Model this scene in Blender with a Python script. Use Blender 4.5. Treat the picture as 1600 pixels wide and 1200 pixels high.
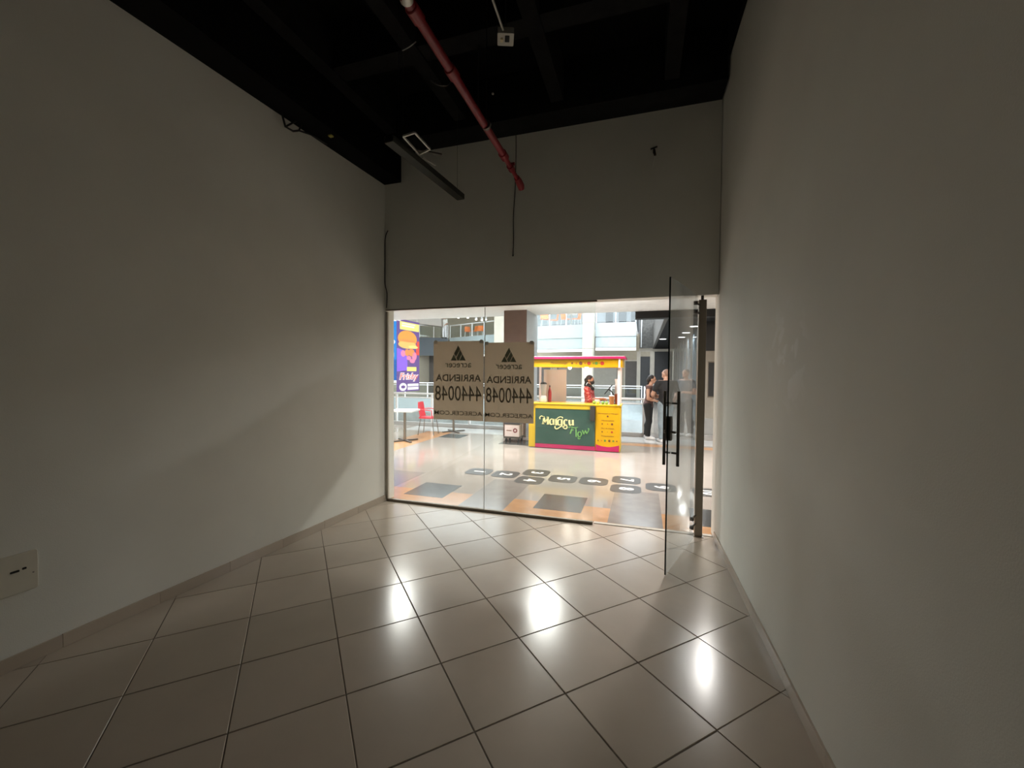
import bpy, bmesh, math, random
import numpy as np
from mathutils import Vector, Matrix

for o in list(bpy.data.objects):
    bpy.data.objects.remove(o)
scene = bpy.context.scene
col = scene.collection
random.seed(7)
PI = math.pi

# ------------------------------------------------------------------ camera
CAM_H = 1.6444
YAW, PITCH, ROLL, FPX = math.radians(17.55), 0.0280, 0.0072, 646.43
_cp, _sp, _cr, _sr = math.cos(PITCH), math.sin(PITCH), math.cos(ROLL), math.sin(ROLL)
_Z = Matrix.Rotation(YAW, 3, 'Z')
_up0 = Vector((0, _sp, _cp)); _r0 = Vector((1, 0, 0))
CR = _Z @ (_r0 * _cr + _up0 * _sr)
CU = _Z @ (_up0 * _cr - _r0 * _sr)
CW = _Z @ Vector((0, _cp, -_sp))
CP = Vector((0, 0, CAM_H))
cam_data = bpy.data.cameras.new('camera')
cam_data.sensor_width = 36
cam_data.lens = FPX * 36 / 1600
cam_data.clip_start = 0.05
cam_data.clip_end = 200
cam = bpy.data.objects.new('camera', cam_data)
col.objects.link(cam)
_m = Matrix((CR, CU, -CW)).transposed().to_4x4()
_m.translation = CP
cam.matrix_world = _m
scene.camera = cam

# ------------------------------------------------------------------ world, light, exposure
world = bpy.data.worlds.new('world')
scene.world = world
world.use_nodes = True
_bg = world.node_tree.nodes['Background']
_bg.inputs[0].default_value = (0.86, 0.94, 1.0, 1)
_bg.inputs[1].default_value = 2.9          # daylight falling through the open atrium roof
LAMP_W = 62.0                              # corridor ceiling lamps
BRANCH_W = 14.0
scene.view_settings.view_transform = 'Standard'
scene.view_settings.look = 'None'
scene.view_settings.gamma = 1
scene.view_settings.use_curve_mapping = False
scene.view_settings.exposure = 1.15


def ray(u, v):
    return CR * ((u - 800) / FPX) - CU * ((v - 600) / FPX) + CW
def gz(u, v, z=0.0):
    d = ray(u, v); return CP + d * ((z - CAM_H) / d.z)
def gy(u, v, y):
    d = ray(u, v); return CP + d * (y / d.y)
def gd(u, v, dep):
    return CP + ray(u, v) * dep

# ------------------------------------------------------------------ materials
MATS = {}
def mat(name, c, rough=0.6, metal=0.0, var=0.06, scale=6.0, bump=0.0, bscale=60.0, emit=0.0, spec=0.5, coat=0.0):
    if name in MATS: return MATS[name]
    m = bpy.data.materials.new(name); m.use_nodes = True
    nt = m.node_tree; b = nt.nodes['Principled BSDF']
    tc = nt.nodes.new('ShaderNodeTexCoord')
    n = nt.nodes.new('ShaderNodeTexNoise'); n.inputs['Scale'].default_value = scale; n.inputs['Detail'].default_value = 4
    nt.links.new(tc.outputs['Object'], n.inputs['Vector'])
    r = nt.nodes.new('ShaderNodeMapRange')
    r.inputs['From Min'].default_value = .25; r.inputs['From Max'].default_value = .75
    r.inputs['To Min'].default_value = 1 - var; r.inputs['To Max'].default_value = 1 + var
    nt.links.new(n.outputs['Fac'], r.inputs['Value'])
    mx = nt.nodes.new('ShaderNodeVectorMath'); mx.operation = 'SCALE'
    mx.inputs[0].default_value = c[:3]
    nt.links.new(r.outputs['Result'], mx.inputs['Scale'])
    nt.links.new(mx.outputs['Vector'], b.inputs['Base Color'])
    b.inputs['Roughness'].default_value = rough
    b.inputs['Metallic'].default_value = metal
    b.inputs['Specular IOR Level'].default_value = spec
    b.inputs['Coat Weight'].default_value = coat
    if emit:
        nt.links.new(mx.outputs['Vector'], b.inputs['Emission Color'])
        b.inputs['Emission Strength'].default_value = emit
    if bump:
        n2 = nt.nodes.new('ShaderNodeTexNoise'); n2.inputs['Scale'].default_value = bscale; n2.inputs['Detail'].default_value = 3
        nt.links.new(tc.outputs['Object'], n2.inputs['Vector'])
        bp = nt.nodes.new('ShaderNodeBump'); bp.inputs['Strength'].default_value = bump; bp.inputs['Distance'].default_value = .01
        nt.links.new(n2.outputs['Fac'], bp.inputs['Height']); nt.links.new(bp.outputs['Normal'], b.inputs['Normal'])
    MATS[name] = m
    return m

def emitter(name, c, s):
    if name in MATS: return MATS[name]
    m = bpy.data.materials.new(name); m.use_nodes = True
    nt = m.node_tree; nt.nodes.clear()
    e = nt.nodes.new('ShaderNodeEmission'); e.inputs[0].default_value = (*c, 1); e.inputs[1].default_value = s
    o = nt.nodes.new('ShaderNodeOutputMaterial'); nt.links.new(e.outputs[0], o.inputs[0])
    MATS[name] = m
    return m

def glass(name, tint, refl=1.0, f0=0.04, haze=0.0):
    """clear sheet glass: straight-through transmission plus Fresnel reflection, the same for every ray"""
    m = bpy.data.materials.new(name); m.use_nodes = True
    nt = m.node_tree; nt.nodes.clear()
    g = nt.nodes.new('ShaderNodeNewGeometry')
    d = nt.nodes.new('ShaderNodeVectorMath'); d.operation = 'DOT_PRODUCT'
    nt.links.new(g.outputs['Normal'], d.inputs[0]); nt.links.new(g.outputs['Incoming'], d.inputs[1])
    a = nt.nodes.new('ShaderNodeMath'); a.operation = 'ABSOLUTE'; nt.links.new(d.outputs['Value'], a.inputs[0])
    s = nt.nodes.new('ShaderNodeMath'); s.operation = 'SUBTRACT'; s.inputs[0].default_value = 1; nt.links.new(a.outputs[0], s.inputs[1])
    p = nt.nodes.new('ShaderNodeMath'); p.operation = 'POWER'; p.inputs[1].default_value = 5; nt.links.new(s.outputs[0], p.inputs[0])
    k = nt.nodes.new('ShaderNodeMath'); k.operation = 'MULTIPLY_ADD'; k.inputs[1].default_value = (1 - f0) * refl; k.inputs[2].default_value = f0 * refl
    nt.links.new(p.outputs[0], k.inputs[0])
    t = nt.nodes.new('ShaderNodeBsdfTransparent'); t.inputs[0].default_value = (*tint, 1)
    gl = nt.nodes.new('ShaderNodeBsdfGlossy'); gl.inputs['Roughness'].default_value = 0.0
    mx = nt.nodes.new('ShaderNodeMixShader')
    nt.links.new(k.outputs[0], mx.inputs[0]); nt.links.new(t.outputs[0], mx.inputs[1]); nt.links.new(gl.outputs[0], mx.inputs[2])
    last = mx
    if haze:
        tc = nt.nodes.new('ShaderNodeTexCoord')
        n = nt.nodes.new('ShaderNodeTexNoise'); n.inputs['Scale'].default_value = 3; n.inputs['Detail'].default_value = 5
        nt.links.new(tc.outputs['Object'], n.inputs['Vector'])
        r = nt.nodes.new('ShaderNodeMapRange'); r.inputs['From Min'].default_value = .45; r.inputs['From Max'].default_value = .8
        r.inputs['To Min'].default_value = haze * .3; r.inputs['To Max'].default_value = haze
        nt.links.new(n.outputs['Fac'], r.inputs['Value'])
        df = nt.nodes.new('ShaderNodeBsdfDiffuse'); df.inputs[0].default_value = (.8, .8, .78, 1)
        tl = nt.nodes.new('ShaderNodeBsdfTranslucent'); tl.inputs[0].default_value = (.8, .84, .86, 1)
        dm = nt.nodes.new('ShaderNodeMixShader'); dm.inputs[0].default_value = .6
        nt.links.new(df.outputs[0], dm.inputs[1]); nt.links.new(tl.outputs[0], dm.inputs[2])
        m2 = nt.nodes.new('ShaderNodeMixShader')
        nt.links.new(r.outputs[0], m2.inputs[0]); nt.links.new(mx.outputs[0], m2.inputs[1]); nt.links.new(dm.outputs[0], m2.inputs[2])
        last = m2
    o = nt.nodes.new('ShaderNodeOutputMaterial'); nt.links.new(last.outputs[0], o.inputs[0])
    return m

def paper(name, c, trans):
    m = bpy.data.materials.new(name); m.use_nodes = True
    nt = m.node_tree; nt.nodes.clear()
    tc = nt.nodes.new('ShaderNodeTexCoord')
    n = nt.nodes.new('ShaderNodeTexNoise'); n.inputs['Scale'].default_value = 9; n.inputs['Detail'].default_value = 4
    nt.links.new(tc.outputs['Object'], n.inputs['Vector'])
    mc = nt.nodes.new('ShaderNodeMix'); mc.data_type = 'RGBA'
    mc.inputs['A'].default_value = (*[x * .93 for x in c], 1); mc.inputs['B'].default_value = (*c, 1)
    nt.links.new(n.outputs['Fac'], mc.inputs['Factor'])
    d = nt.nodes.new('ShaderNodeBsdfDiffuse'); t = nt.nodes.new('ShaderNodeBsdfTranslucent')
    nt.links.new(mc.outputs['Result'], d.inputs[0]); nt.links.new(mc.outputs['Result'], t.inputs[0])
    mx = nt.nodes.new('ShaderNodeMixShader'); mx.inputs[0].default_value = trans
    nt.links.new(d.outputs[0], mx.inputs[1]); nt.links.new(t.outputs[0], mx.inputs[2])
    o = nt.nodes.new('ShaderNodeOutputMaterial'); nt.links.new(mx.outputs[0], o.inputs[0])
    return m

def pattern(name, c1, c2, scale, lo, hi, rough=.7):
    m = bpy.data.materials.new(name); m.use_nodes = True
    nt = m.node_tree; b = nt.nodes['Principled BSDF']
    tc = nt.nodes.new('ShaderNodeTexCoord')
    v = nt.nodes.new('ShaderNodeTexNoise'); v.inputs['Scale'].default_value = scale; v.inputs['Detail'].default_value = 2
    nt.links.new(tc.outputs['Object'], v.inputs['Vector'])
    r = nt.nodes.new('ShaderNodeMapRange'); r.inputs['From Min'].default_value = lo; r.inputs['From Max'].default_value = hi
    nt.links.new(v.outputs['Fac'], r.inputs['Value'])
    mc = nt.nodes.new('ShaderNodeMix'); mc.data_type = 'RGBA'
    mc.inputs['A'].default_value = (*c1, 1); mc.inputs['B'].default_value = (*c2, 1)
    nt.links.new(r.outputs[0], mc.inputs['Factor']); nt.links.new(mc.outputs['Result'], b.inputs['Base Color'])
    b.inputs['Roughness'].default_value = rough
    return m

def tile_material():
    """glazed beige floor tile: each tile a shade of its own, satin gloss"""
    m = bpy.data.materials.new('glazed_beige_tile'); m.use_nodes = True
    nt = m.node_tree; b = nt.nodes['Principled BSDF']
    g = nt.nodes.new('ShaderNodeNewGeometry'); oi = nt.nodes.new('ShaderNodeObjectInfo')
    n = nt.nodes.new('ShaderNodeTexNoise'); n.inputs['Scale'].default_value = 5; n.inputs['Detail'].default_value = 6
    nt.links.new(g.outputs['Position'], n.inputs['Vector'])
    r1 = nt.nodes.new('ShaderNodeMapRange'); r1.inputs['To Min'].default_value = .93; r1.inputs['To Max'].default_value = 1.05
    nt.links.new(oi.outputs['Random'], r1.inputs['Value'])
    r2 = nt.nodes.new('ShaderNodeMapRange'); r2.inputs['From Min'].default_value = .1; r2.inputs['From Max'].default_value = .9
    r2.inputs['To Min'].default_value = .95; r2.inputs['To Max'].default_value = 1.05
    nt.links.new(n.outputs['Fac'], r2.inputs['Value'])
    mm = nt.nodes.new('ShaderNodeMath'); mm.operation = 'MULTIPLY'
    nt.links.new(r1.outputs[0], mm.inputs[0]); nt.links.new(r2.outputs[0], mm.inputs[1])
    s = nt.nodes.new('ShaderNodeVectorMath'); s.operation = 'SCALE'; s.inputs[0].default_value = (.53, .45, .37)
    nt.links.new(mm.outputs[0], s.inputs['Scale'])
    nt.links.new(s.outputs['Vector'], b.inputs['Base Color'])
    b.inputs['Roughness'].default_value = .21
    return m

def wall_material():
    m = bpy.data.materials.new('off_white_paint'); m.use_nodes = True
    nt = m.node_tree; b = nt.nodes['Principled BSDF']
    g = nt.nodes.new('ShaderNodeNewGeometry')
    n = nt.nodes.new('ShaderNodeTexNoise'); n.inputs['Scale'].default_value = 1.6; n.inputs['Detail'].default_value = 5
    nt.links.new(g.outputs['Position'], n.inputs['Vector'])
    r = nt.nodes.new('ShaderNodeMapRange'); r.inputs['From Min'].default_value = .3; r.inputs['From Max'].default_value = .7
    r.inputs['To Min'].default_value = .96; r.inputs['To Max'].default_value = 1.03
    nt.links.new(n.outputs['Fac'], r.inputs['Value'])
    s = nt.nodes.new('ShaderNodeVectorMath'); s.operation = 'SCALE'; s.inputs[0].default_value = (.86, .855, .80)
    nt.links.new(r.outputs[0], s.inputs['Scale'])
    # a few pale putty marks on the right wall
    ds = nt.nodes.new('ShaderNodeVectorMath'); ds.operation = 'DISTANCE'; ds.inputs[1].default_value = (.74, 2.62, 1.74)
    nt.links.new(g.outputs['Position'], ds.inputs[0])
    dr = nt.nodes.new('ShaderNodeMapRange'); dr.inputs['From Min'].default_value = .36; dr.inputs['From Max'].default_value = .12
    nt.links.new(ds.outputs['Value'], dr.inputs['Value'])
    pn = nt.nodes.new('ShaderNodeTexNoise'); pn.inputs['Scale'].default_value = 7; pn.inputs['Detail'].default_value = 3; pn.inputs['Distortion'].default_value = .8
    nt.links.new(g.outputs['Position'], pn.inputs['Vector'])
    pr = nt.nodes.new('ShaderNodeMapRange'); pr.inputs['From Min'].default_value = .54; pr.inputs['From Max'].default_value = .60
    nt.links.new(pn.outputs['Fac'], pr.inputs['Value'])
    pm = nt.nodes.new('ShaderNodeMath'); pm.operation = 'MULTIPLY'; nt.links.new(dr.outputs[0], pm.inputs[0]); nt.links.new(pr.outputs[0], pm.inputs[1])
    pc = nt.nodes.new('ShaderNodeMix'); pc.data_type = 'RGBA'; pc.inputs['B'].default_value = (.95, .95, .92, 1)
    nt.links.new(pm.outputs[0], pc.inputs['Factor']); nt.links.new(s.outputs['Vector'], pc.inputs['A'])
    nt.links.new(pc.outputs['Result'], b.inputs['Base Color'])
    b.inputs['Roughness'].default_value = .62
    n2 = nt.nodes.new('ShaderNodeTexNoise'); n2.inputs['Scale'].default_value = 180; n2.inputs['Detail'].default_value = 2
    nt.links.new(g.outputs['Position'], n2.inputs['Vector'])
    bp = nt.nodes.new('ShaderNodeBump'); bp.inputs['Strength'].default_value = .12; bp.inputs['Distance'].default_value = .004
    nt.links.new(n2.outputs['Fac'], bp.inputs['Height']); nt.links.new(bp.outputs['Normal'], b.inputs['Normal'])
    return m

def mall_floor_material():
    m = bpy.data.materials.new('polished_beige_terrazzo'); m.use_nodes = True
    nt = m.node_tree; b = nt.nodes['Principled BSDF']
    g = nt.nodes.new('ShaderNodeNewGeometry')
    n = nt.nodes.new('ShaderNodeTexNoise'); n.inputs['Scale'].default_value = 2.2; n.inputs['Detail'].default_value = 8
    nt.links.new(g.outputs['Position'], n.inputs['Vector'])
    mc = nt.nodes.new('ShaderNodeMix'); mc.data_type = 'RGBA'
    mc.inputs['A'].default_value = (.285, .248, .216, 1); mc.inputs['B'].default_value = (.375, .335, .30, 1)
    nt.links.new(n.outputs['Fac'], mc.inputs['Factor'])
    nt.links.new(mc.outputs['Result'], b.inputs['Base Color'])
    b.inputs['Roughness'].default_value = .09
    return m

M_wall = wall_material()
M_tile = tile_material()
M_mfloor = mall_floor_material()
M_glass = glass('clear_shop_glass', (.965, .985, .975), haze=.05)
M_glassd = glass('door_glass', (.93, .97, .985), haze=.20)
M_glassb = glass('balustrade_glass', (.92, .97, .975))
M_grout = mat('dark_grout', (.13, .105, .085), .9)
M_black = mat('black_ceiling_paint', (.004, .004, .004), .9, var=.2, spec=.15)
M_rib = mat('black_beam_paint', (.013, .013, .013), .9, var=.3, scale=9, spec=.15)
M_bronze = mat('bronze_aluminium', (.26, .225, .18), .42, .35)
M_steel = mat('brushed_steel', (.30, .28, .25), .35, .9)
M_steeld = mat('dark_steel', (.10, .09, .078), .4, .5)
M_galv = mat('galvanised_steel', (.62, .6, .55), .45, .6)
M_red = mat('red_pipe_paint', (.22, .009, .015), .42, var=.25, scale=14)
M_rubber = mat('black_plastic', (.012, .012, .012), .5)
M_white = mat('white_paint', (.84, .83, .80), .55)
M_whitegl = mat('white_lacquer', (.70, .71, .72), .3)
M_cream = mat('cream_stone', (.50, .455, .385), .5, var=.1, scale=3)
M_tan = mat('tan_wall', (.40, .35, .27), .7, var=.08)
M_brown = mat('brown_stone_cladding', (.115, .066, .050), .45, var=.25, scale=12)
M_ltgrey = mat('light_grey_cladding', (.42, .42, .42), .35)
M_pale = mat('pale_blue_panel', (.36, .425, .44), .35)
M_dark = mat('dark_shopfront', (.035, .037, .04), .3)
M_slate = mat('slate_inlay', (.06, .061, .06), .16, var=.15)
M_slateg = mat('grey_inlay', (.225, .203, .185), .16, var=.12)
M_orange = mat('orange_terracotta_inlay', (.50, .27, .13), .16, var=.15)
M_marble = mat('pale_marble_inlay', (.52, .52, .51), .14, var=.12, scale=2)
M_yellow = mat('yellow_laminate', (.66, .43, .015), .4)
M_yellowd = mat('amber_laminate', (.62, .34, .004), .4)
M_green = mat('dark_green_laminate', (.030, .080, .060), .45)
M_pink = mat('magenta_laminate', (.48, .018, .105), .4)
M_cream_t = mat('cream_lettering', (.88, .80, .38), .5)
M_green_t = mat('light_green_lettering', (.20, .48, .12), .5)
M_brownp = mat('brown_print', (.16, .05, .02), .6)
M_beige = mat('beige_board', (.60, .53, .46), .6)
M_orangech = mat('orange_plastic', (.85, .20, .03), .4)
M_redch = mat('red_plastic', (.62, .02, .04), .35)
M_skin = mat('skin', (.52, .30, .21), .5, var=.08, scale=20)
M_skin2 = mat('skin_tan', (.46, .25, .17), .5, var=.08, scale=20)
M_hair = mat('dark_hair', (.018, .012, .010), .5, var=.4, scale=60, bump=.5, bscale=120)

# ------------------------------------------------------------------ mesh helpers
class MB:
    def __init__(s): s.v = []; s.f = []
    def add(s, vs, fs):
        k = len(s.v); s.v += [tuple(x) for x in vs]; s.f += [tuple(i + k for i in f) for f in fs]; return s
    def box(s, x0, x1, y0, y1, z0, z1):
        return s.add([(x0,y0,z0),(x1,y0,z0),(x1,y1,z0),(x0,y1,z0),(x0,y0,z1),(x1,y0,z1),(x1,y1,z1),(x0,y1,z1)],
                     [(0,3,2,1),(4,5,6,7),(0,1,5,4),(1,2,6,5),(2,3,7,6),(3,0,4,7)])
    def bar(s, a, b, w, h, up=(0,0,1)):
        a = Vector(a); b = Vector(b); d = (b - a).normalized(); up = Vector(up)
        r = d.cross(up)
        if r.length < 1e-4: r = d.cross(Vector((0,1,0)))
        r.normalize(); u = r.cross(d)
        vs = []
        for p in (a, b):
            for sx, sy in ((-1,-1),(1,-1),(1,1),(-1,1)): vs.append(p + r * sx * w / 2 + u * sy * h / 2)
        return s.add(vs, [(0,1,2,3),(7,6,5,4),(0,4,5,1),(1,5,6,2),(2,6,7,3),(3,7,4,0)])
    def tube(s, path, r, n=10, caps=True):
        P = [Vector(p) for p in path]; m = len(P)
        rs = r if isinstance(r, (list, tuple)) else [r] * m
        vs = []; ref = None
        for i, p in enumerate(P):
            d = (P[min(i+1, m-1)] - P[max(i-1, 0)]).normalized()
            if ref is None:
                ref = Vector((0,0,1)) if abs(d.z) < .9 else Vector((1,0,0))
            a = (ref - d * ref.dot(d)).normalized(); b = d.cross(a); ref = a
            for k in range(n):
                t = 2 * PI * k / n
                vs.append(p + (a * math.cos(t) + b * math.sin(t)) * rs[i])
        fs = []
        for i in range(m - 1):
            for k in range(n):
                k2 = (k + 1) % n
                fs.append((i*n+k, i*n+k2, (i+1)*n+k2, (i+1)*n+k))
        if caps: fs += [tuple(range(n))[::-1], tuple(range((m-1)*n, m*n))]
        return s.add(vs, fs)
    def lathe(s, prof, c=(0,0,0), n=16):
        vs = []; m = len(prof)
        for r, z in prof:
            for k in range(n):
                t = 2*PI*k/n; vs.append((c[0]+r*math.cos(t), c[1]+r*math.sin(t), c[2]+z))
        fs = []
        for i in range(m-1):
            for k in range(n):
                k2 = (k+1) % n; fs.append((i*n+k, i*n+k2, (i+1)*n+k2, (i+1)*n+k))
        fs += [tuple(range(n))[::-1], tuple(range((m-1)*n, m*n))]
        return s.add(vs, fs)
    def ell(s, c, r, nu=14, nv=9):
        prof = [(math.sin(PI*i/nv), -math.cos(PI*i/nv)) for i in range(nv+1)]
        vs = []
        for a, b in prof:
            a = max(a, 1e-3)
            for k in range(nu):
                t = 2*PI*k/nu; vs.append((c[0]+r[0]*a*math.cos(t), c[1]+r[1]*a*math.sin(t), c[2]+r[2]*b))
        fs = []
        for i in range(nv):
            for k in range(nu):
                k2 = (k+1) % nu; fs.append((i*nu+k, i*nu+k2, (i+1)*nu+k2, (i+1)*nu+k))
        fs += [tuple(range(nu))[::-1], tuple(range(nv*nu, (nv+1)*nu))]
        return s.add(vs, fs)
    def prism(s, poly, fn, t0, t1):
        """poly: list of (a, b); fn(a, b, t) -> point"""
        n = len(poly)
        vs = [fn(a, b, t0) for a, b in poly] + [fn(a, b, t1) for a, b in poly]
        fs = [tuple(range(n))[::-1], tuple(range(n, 2*n))]
        for i in range(n):
            j = (i+1) % n; fs.append((i, j, n+j, n+i))
        return s.add(vs, fs)
    def ribbon(s, pts, ws, fn, t0, t1):
        P = [Vector(p) for p in pts]; m = len(P); L = []; Rr = []
        for i, p in enumerate(P):
            d = (P[min(i+1, m-1)] - P[max(i-1, 0)]).normalized(); nrm = Vector((-d.y, d.x))
            L.append(p + nrm * ws[i] / 2); Rr.append(p - nrm * ws[i] / 2)
        for i in range(m - 1):
            s.prism([L[i], L[i+1], Rr[i+1], Rr[i]], lambda a, b, t: fn(a, b, t), t0, t1)
        return s
    def mesh(s, name, m, smooth=False):
        me = bpy.data.meshes.new(name); me.from_pydata(s.v, [], s.f); me.update()
        bm = bmesh.new(); bm.from_mesh(me); bmesh.ops.recalc_face_normals(bm, faces=bm.faces); bm.to_mesh(me); bm.free()
        if m: me.materials.append(m)
        if smooth:
            me.polygons.foreach_set('use_smooth', [True] * len(me.polygons))
            try: me.set_sharp_from_angle(angle=math.radians(40))
            except Exception: pass
        return me
    def build(s, name, m, parent=None, smooth=False, world=True, bevel=0):
        o = bpy.data.objects.new(name, s.mesh(name, m, smooth)); link(o, parent, world)
        if bevel:
            bv = o.modifiers.new('bevel', 'BEVEL'); bv.width = bevel; bv.segments = 2; bv.limit_method = 'ANGLE'
        return o

def link(o, parent=None, world=True):
    col.objects.link(o)
    if parent:
        o.parent = parent
        if world:
            M = Matrix(); q = parent; chain = []
            while q: chain.append(q); q = q.parent
            for q in reversed(chain): M = M @ q.matrix_parent_inverse @ q.matrix_basis
            o.matrix_parent_inverse = M.inverted()
    return o
def tag(o, label=None, cat=None, group=None, kind=None):
    if label: o['label'] = label
    if cat: o['category'] = cat
    if group: o['group'] = group
    if kind: o['kind'] = kind
    return o
def empty(name, loc=(0,0,0), rz=0, label=None, cat=None, group=None, kind=None):
    o = bpy.data.objects.new(name, None); o.empty_display_size = .1
    o.location = loc; o.rotation_euler = (0, 0, rz); col.objects.link(o)
    return tag(o, label, cat, group, kind)
def copy_tree(o, parent=None):
    c = o.copy(); col.objects.link(c); c.parent = parent
    for ch in o.children: copy_tree(ch, c)
    return c
def struct(name, mb, m, parent=None, **k):
    return tag(mb.build(name, m, parent, **k), kind='structure' if parent is None else None)

_txt = {}
def text_mesh(s, size=1.0, extrude=.001, bold=0.0, m=None, shear=0.0, align='CENTER'):
    cu = bpy.data.curves.new('lettering', 'FONT'); cu.body = s; cu.size = size; cu.extrude = extrude
    cu.offset = bold; cu.shear = shear; cu.align_x = align; cu.align_y = 'CENTER'; cu.resolution_u = 3
    ob = bpy.data.objects.new('lettering', cu); col.objects.link(ob)
    bpy.context.view_layer.update()
    me = bpy.data.meshes.new_from_object(ob.evaluated_get(bpy.context.evaluated_depsgraph_get()))
    bpy.data.objects.remove(ob)
    me.materials.clear()
    if m: me.materials.append(m)
    return me
def text(name, s, size, M, m, parent, extrude=.001, bold=0.0, shear=0.0, fit=None, align='CENTER'):
    """lettering as a thin mesh; M maps its (x right, y up, z out) frame into the world; fit = (width, height)"""
    me = text_mesh(s, size, extrude, bold, m, shear, align)
    if fit:
        xs = [v.co.x for v in me.vertices]; ys = [v.co.y for v in me.vertices]
        cx, cy = (min(xs)+max(xs))/2, (min(ys)+max(ys))/2
        sx = fit[0]/(max(xs)-min(xs)); sy = fit[1]/(max(ys)-min(ys))
        for v in me.vertices: v.co.x = (v.co.x-cx)*sx; v.co.y = (v.co.y-cy)*sy
    me.transform(M)
    if M.determinant() < 0: me.flip_normals()
    o = bpy.data.objects.new(name, me)
    return link(o, parent)
def frame(o, x, y, z):
    """matrix from three axes and an origin"""
    m = Matrix((Vector(x), Vector(y), Vector(z))).transposed().to_4x4(); m.translation = Vector(o); return m
def rrect(w, h, r, n=5, cx=0, cy=0):
    pts = []
    for (sx, sy, a0) in ((1,1,0),(-1,1,90),(-1,-1,180),(1,-1,270)):
        for i in range(n+1):
            t = math.radians(a0 + 90*i/n); pts.append((cx + sx*(w/2-r) + r*math.cos(t), cy + sy*(h/2-r) + r*math.sin(t)))
    return pts
def circ(r, n=16, cx=0, cy=0, ry=None):
    ry = ry or r
    return [(cx + r*math.cos(2*PI*k/n), cy + ry*math.sin(2*PI*k/n)) for k in range(n)]
XZ = lambda y: (lambda a, b, t: (a, y + t, b))

# ================================================================== SHOP ROOM
def lx(y): return -3.103 - (4.55 - y) * .0485       # left wall face
def rx(y): return 0.702 + (4.50 - y) * .0215        # right wall face
YF, YB = 4.50, -2.6                                  # front wall face, back wall face
ZC = 4.78                                            # ceiling slab
def slab(name, pts, z0, z1, m, parent=None):
    return struct(name, MB().prism(pts, lambda a, b, t: (a, b, t), z0, z1), m, parent)

floor = slab('floor', [(lx(YB)-.2, YB-.15), (rx(YB)+.2, YB-.15), (rx(4.5)+.12, 4.56), (lx(4.5)-.12, 4.56)], -.12, -.003, M_grout)
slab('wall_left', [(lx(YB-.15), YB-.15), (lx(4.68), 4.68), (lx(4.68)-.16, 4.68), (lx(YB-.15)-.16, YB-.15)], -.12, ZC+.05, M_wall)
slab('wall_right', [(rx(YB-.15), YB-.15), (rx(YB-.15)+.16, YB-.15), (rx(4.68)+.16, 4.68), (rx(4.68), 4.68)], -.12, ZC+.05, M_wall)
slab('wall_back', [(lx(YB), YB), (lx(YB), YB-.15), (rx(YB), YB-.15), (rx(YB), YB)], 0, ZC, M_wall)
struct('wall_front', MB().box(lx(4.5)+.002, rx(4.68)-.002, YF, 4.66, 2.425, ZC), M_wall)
ceiling = slab('ceiling', [(lx(YB)-.1, YB-.1), (rx(YB)+.1, YB-.1), (rx(4.6)+.1, 4.66), (lx(4.6)-.1, 4.66)], ZC, ZC+.25, M_black)
# slab ribs and edge beams
for xr in (-2.81, -1.94, -.87, .215):
    MB().box(xr-.065, xr+.065, YB, 4.2, 4.39, ZC).build('rib', M_rib, ceiling)
for yr in (.6, -1.6, 3.27):
    MB().box(lx(yr)+.02, rx(yr)-.02, yr-.09, yr+.09, 4.41, ZC-.001).build('cross_rib', M_rib, ceiling)
MB().box(lx(4.4)+.02, rx(4.5)-.012, 4.2, YF-.002, 4.30, ZC).build('edge_beam', M_rib, ceiling)
MB().prism([(lx(YB)+.003, YB), (lx(4.49)+.003, 4.49), (-2.865, 4.49), (-2.865-.17, YB)], lambda a, b, t: (a, b, t), 3.965, ZC).build('edge_beam', M_black, ceiling)
MB().prism([(rx(YB)-.06, YB), (rx(YB)-.003, YB), (rx(4.2)-.003, 4.19), (rx(4.2)-.03, 4.19)], lambda a, b, t: (a, b, t), 4.5, ZC).build('edge_beam', M_black, ceiling)

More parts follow.
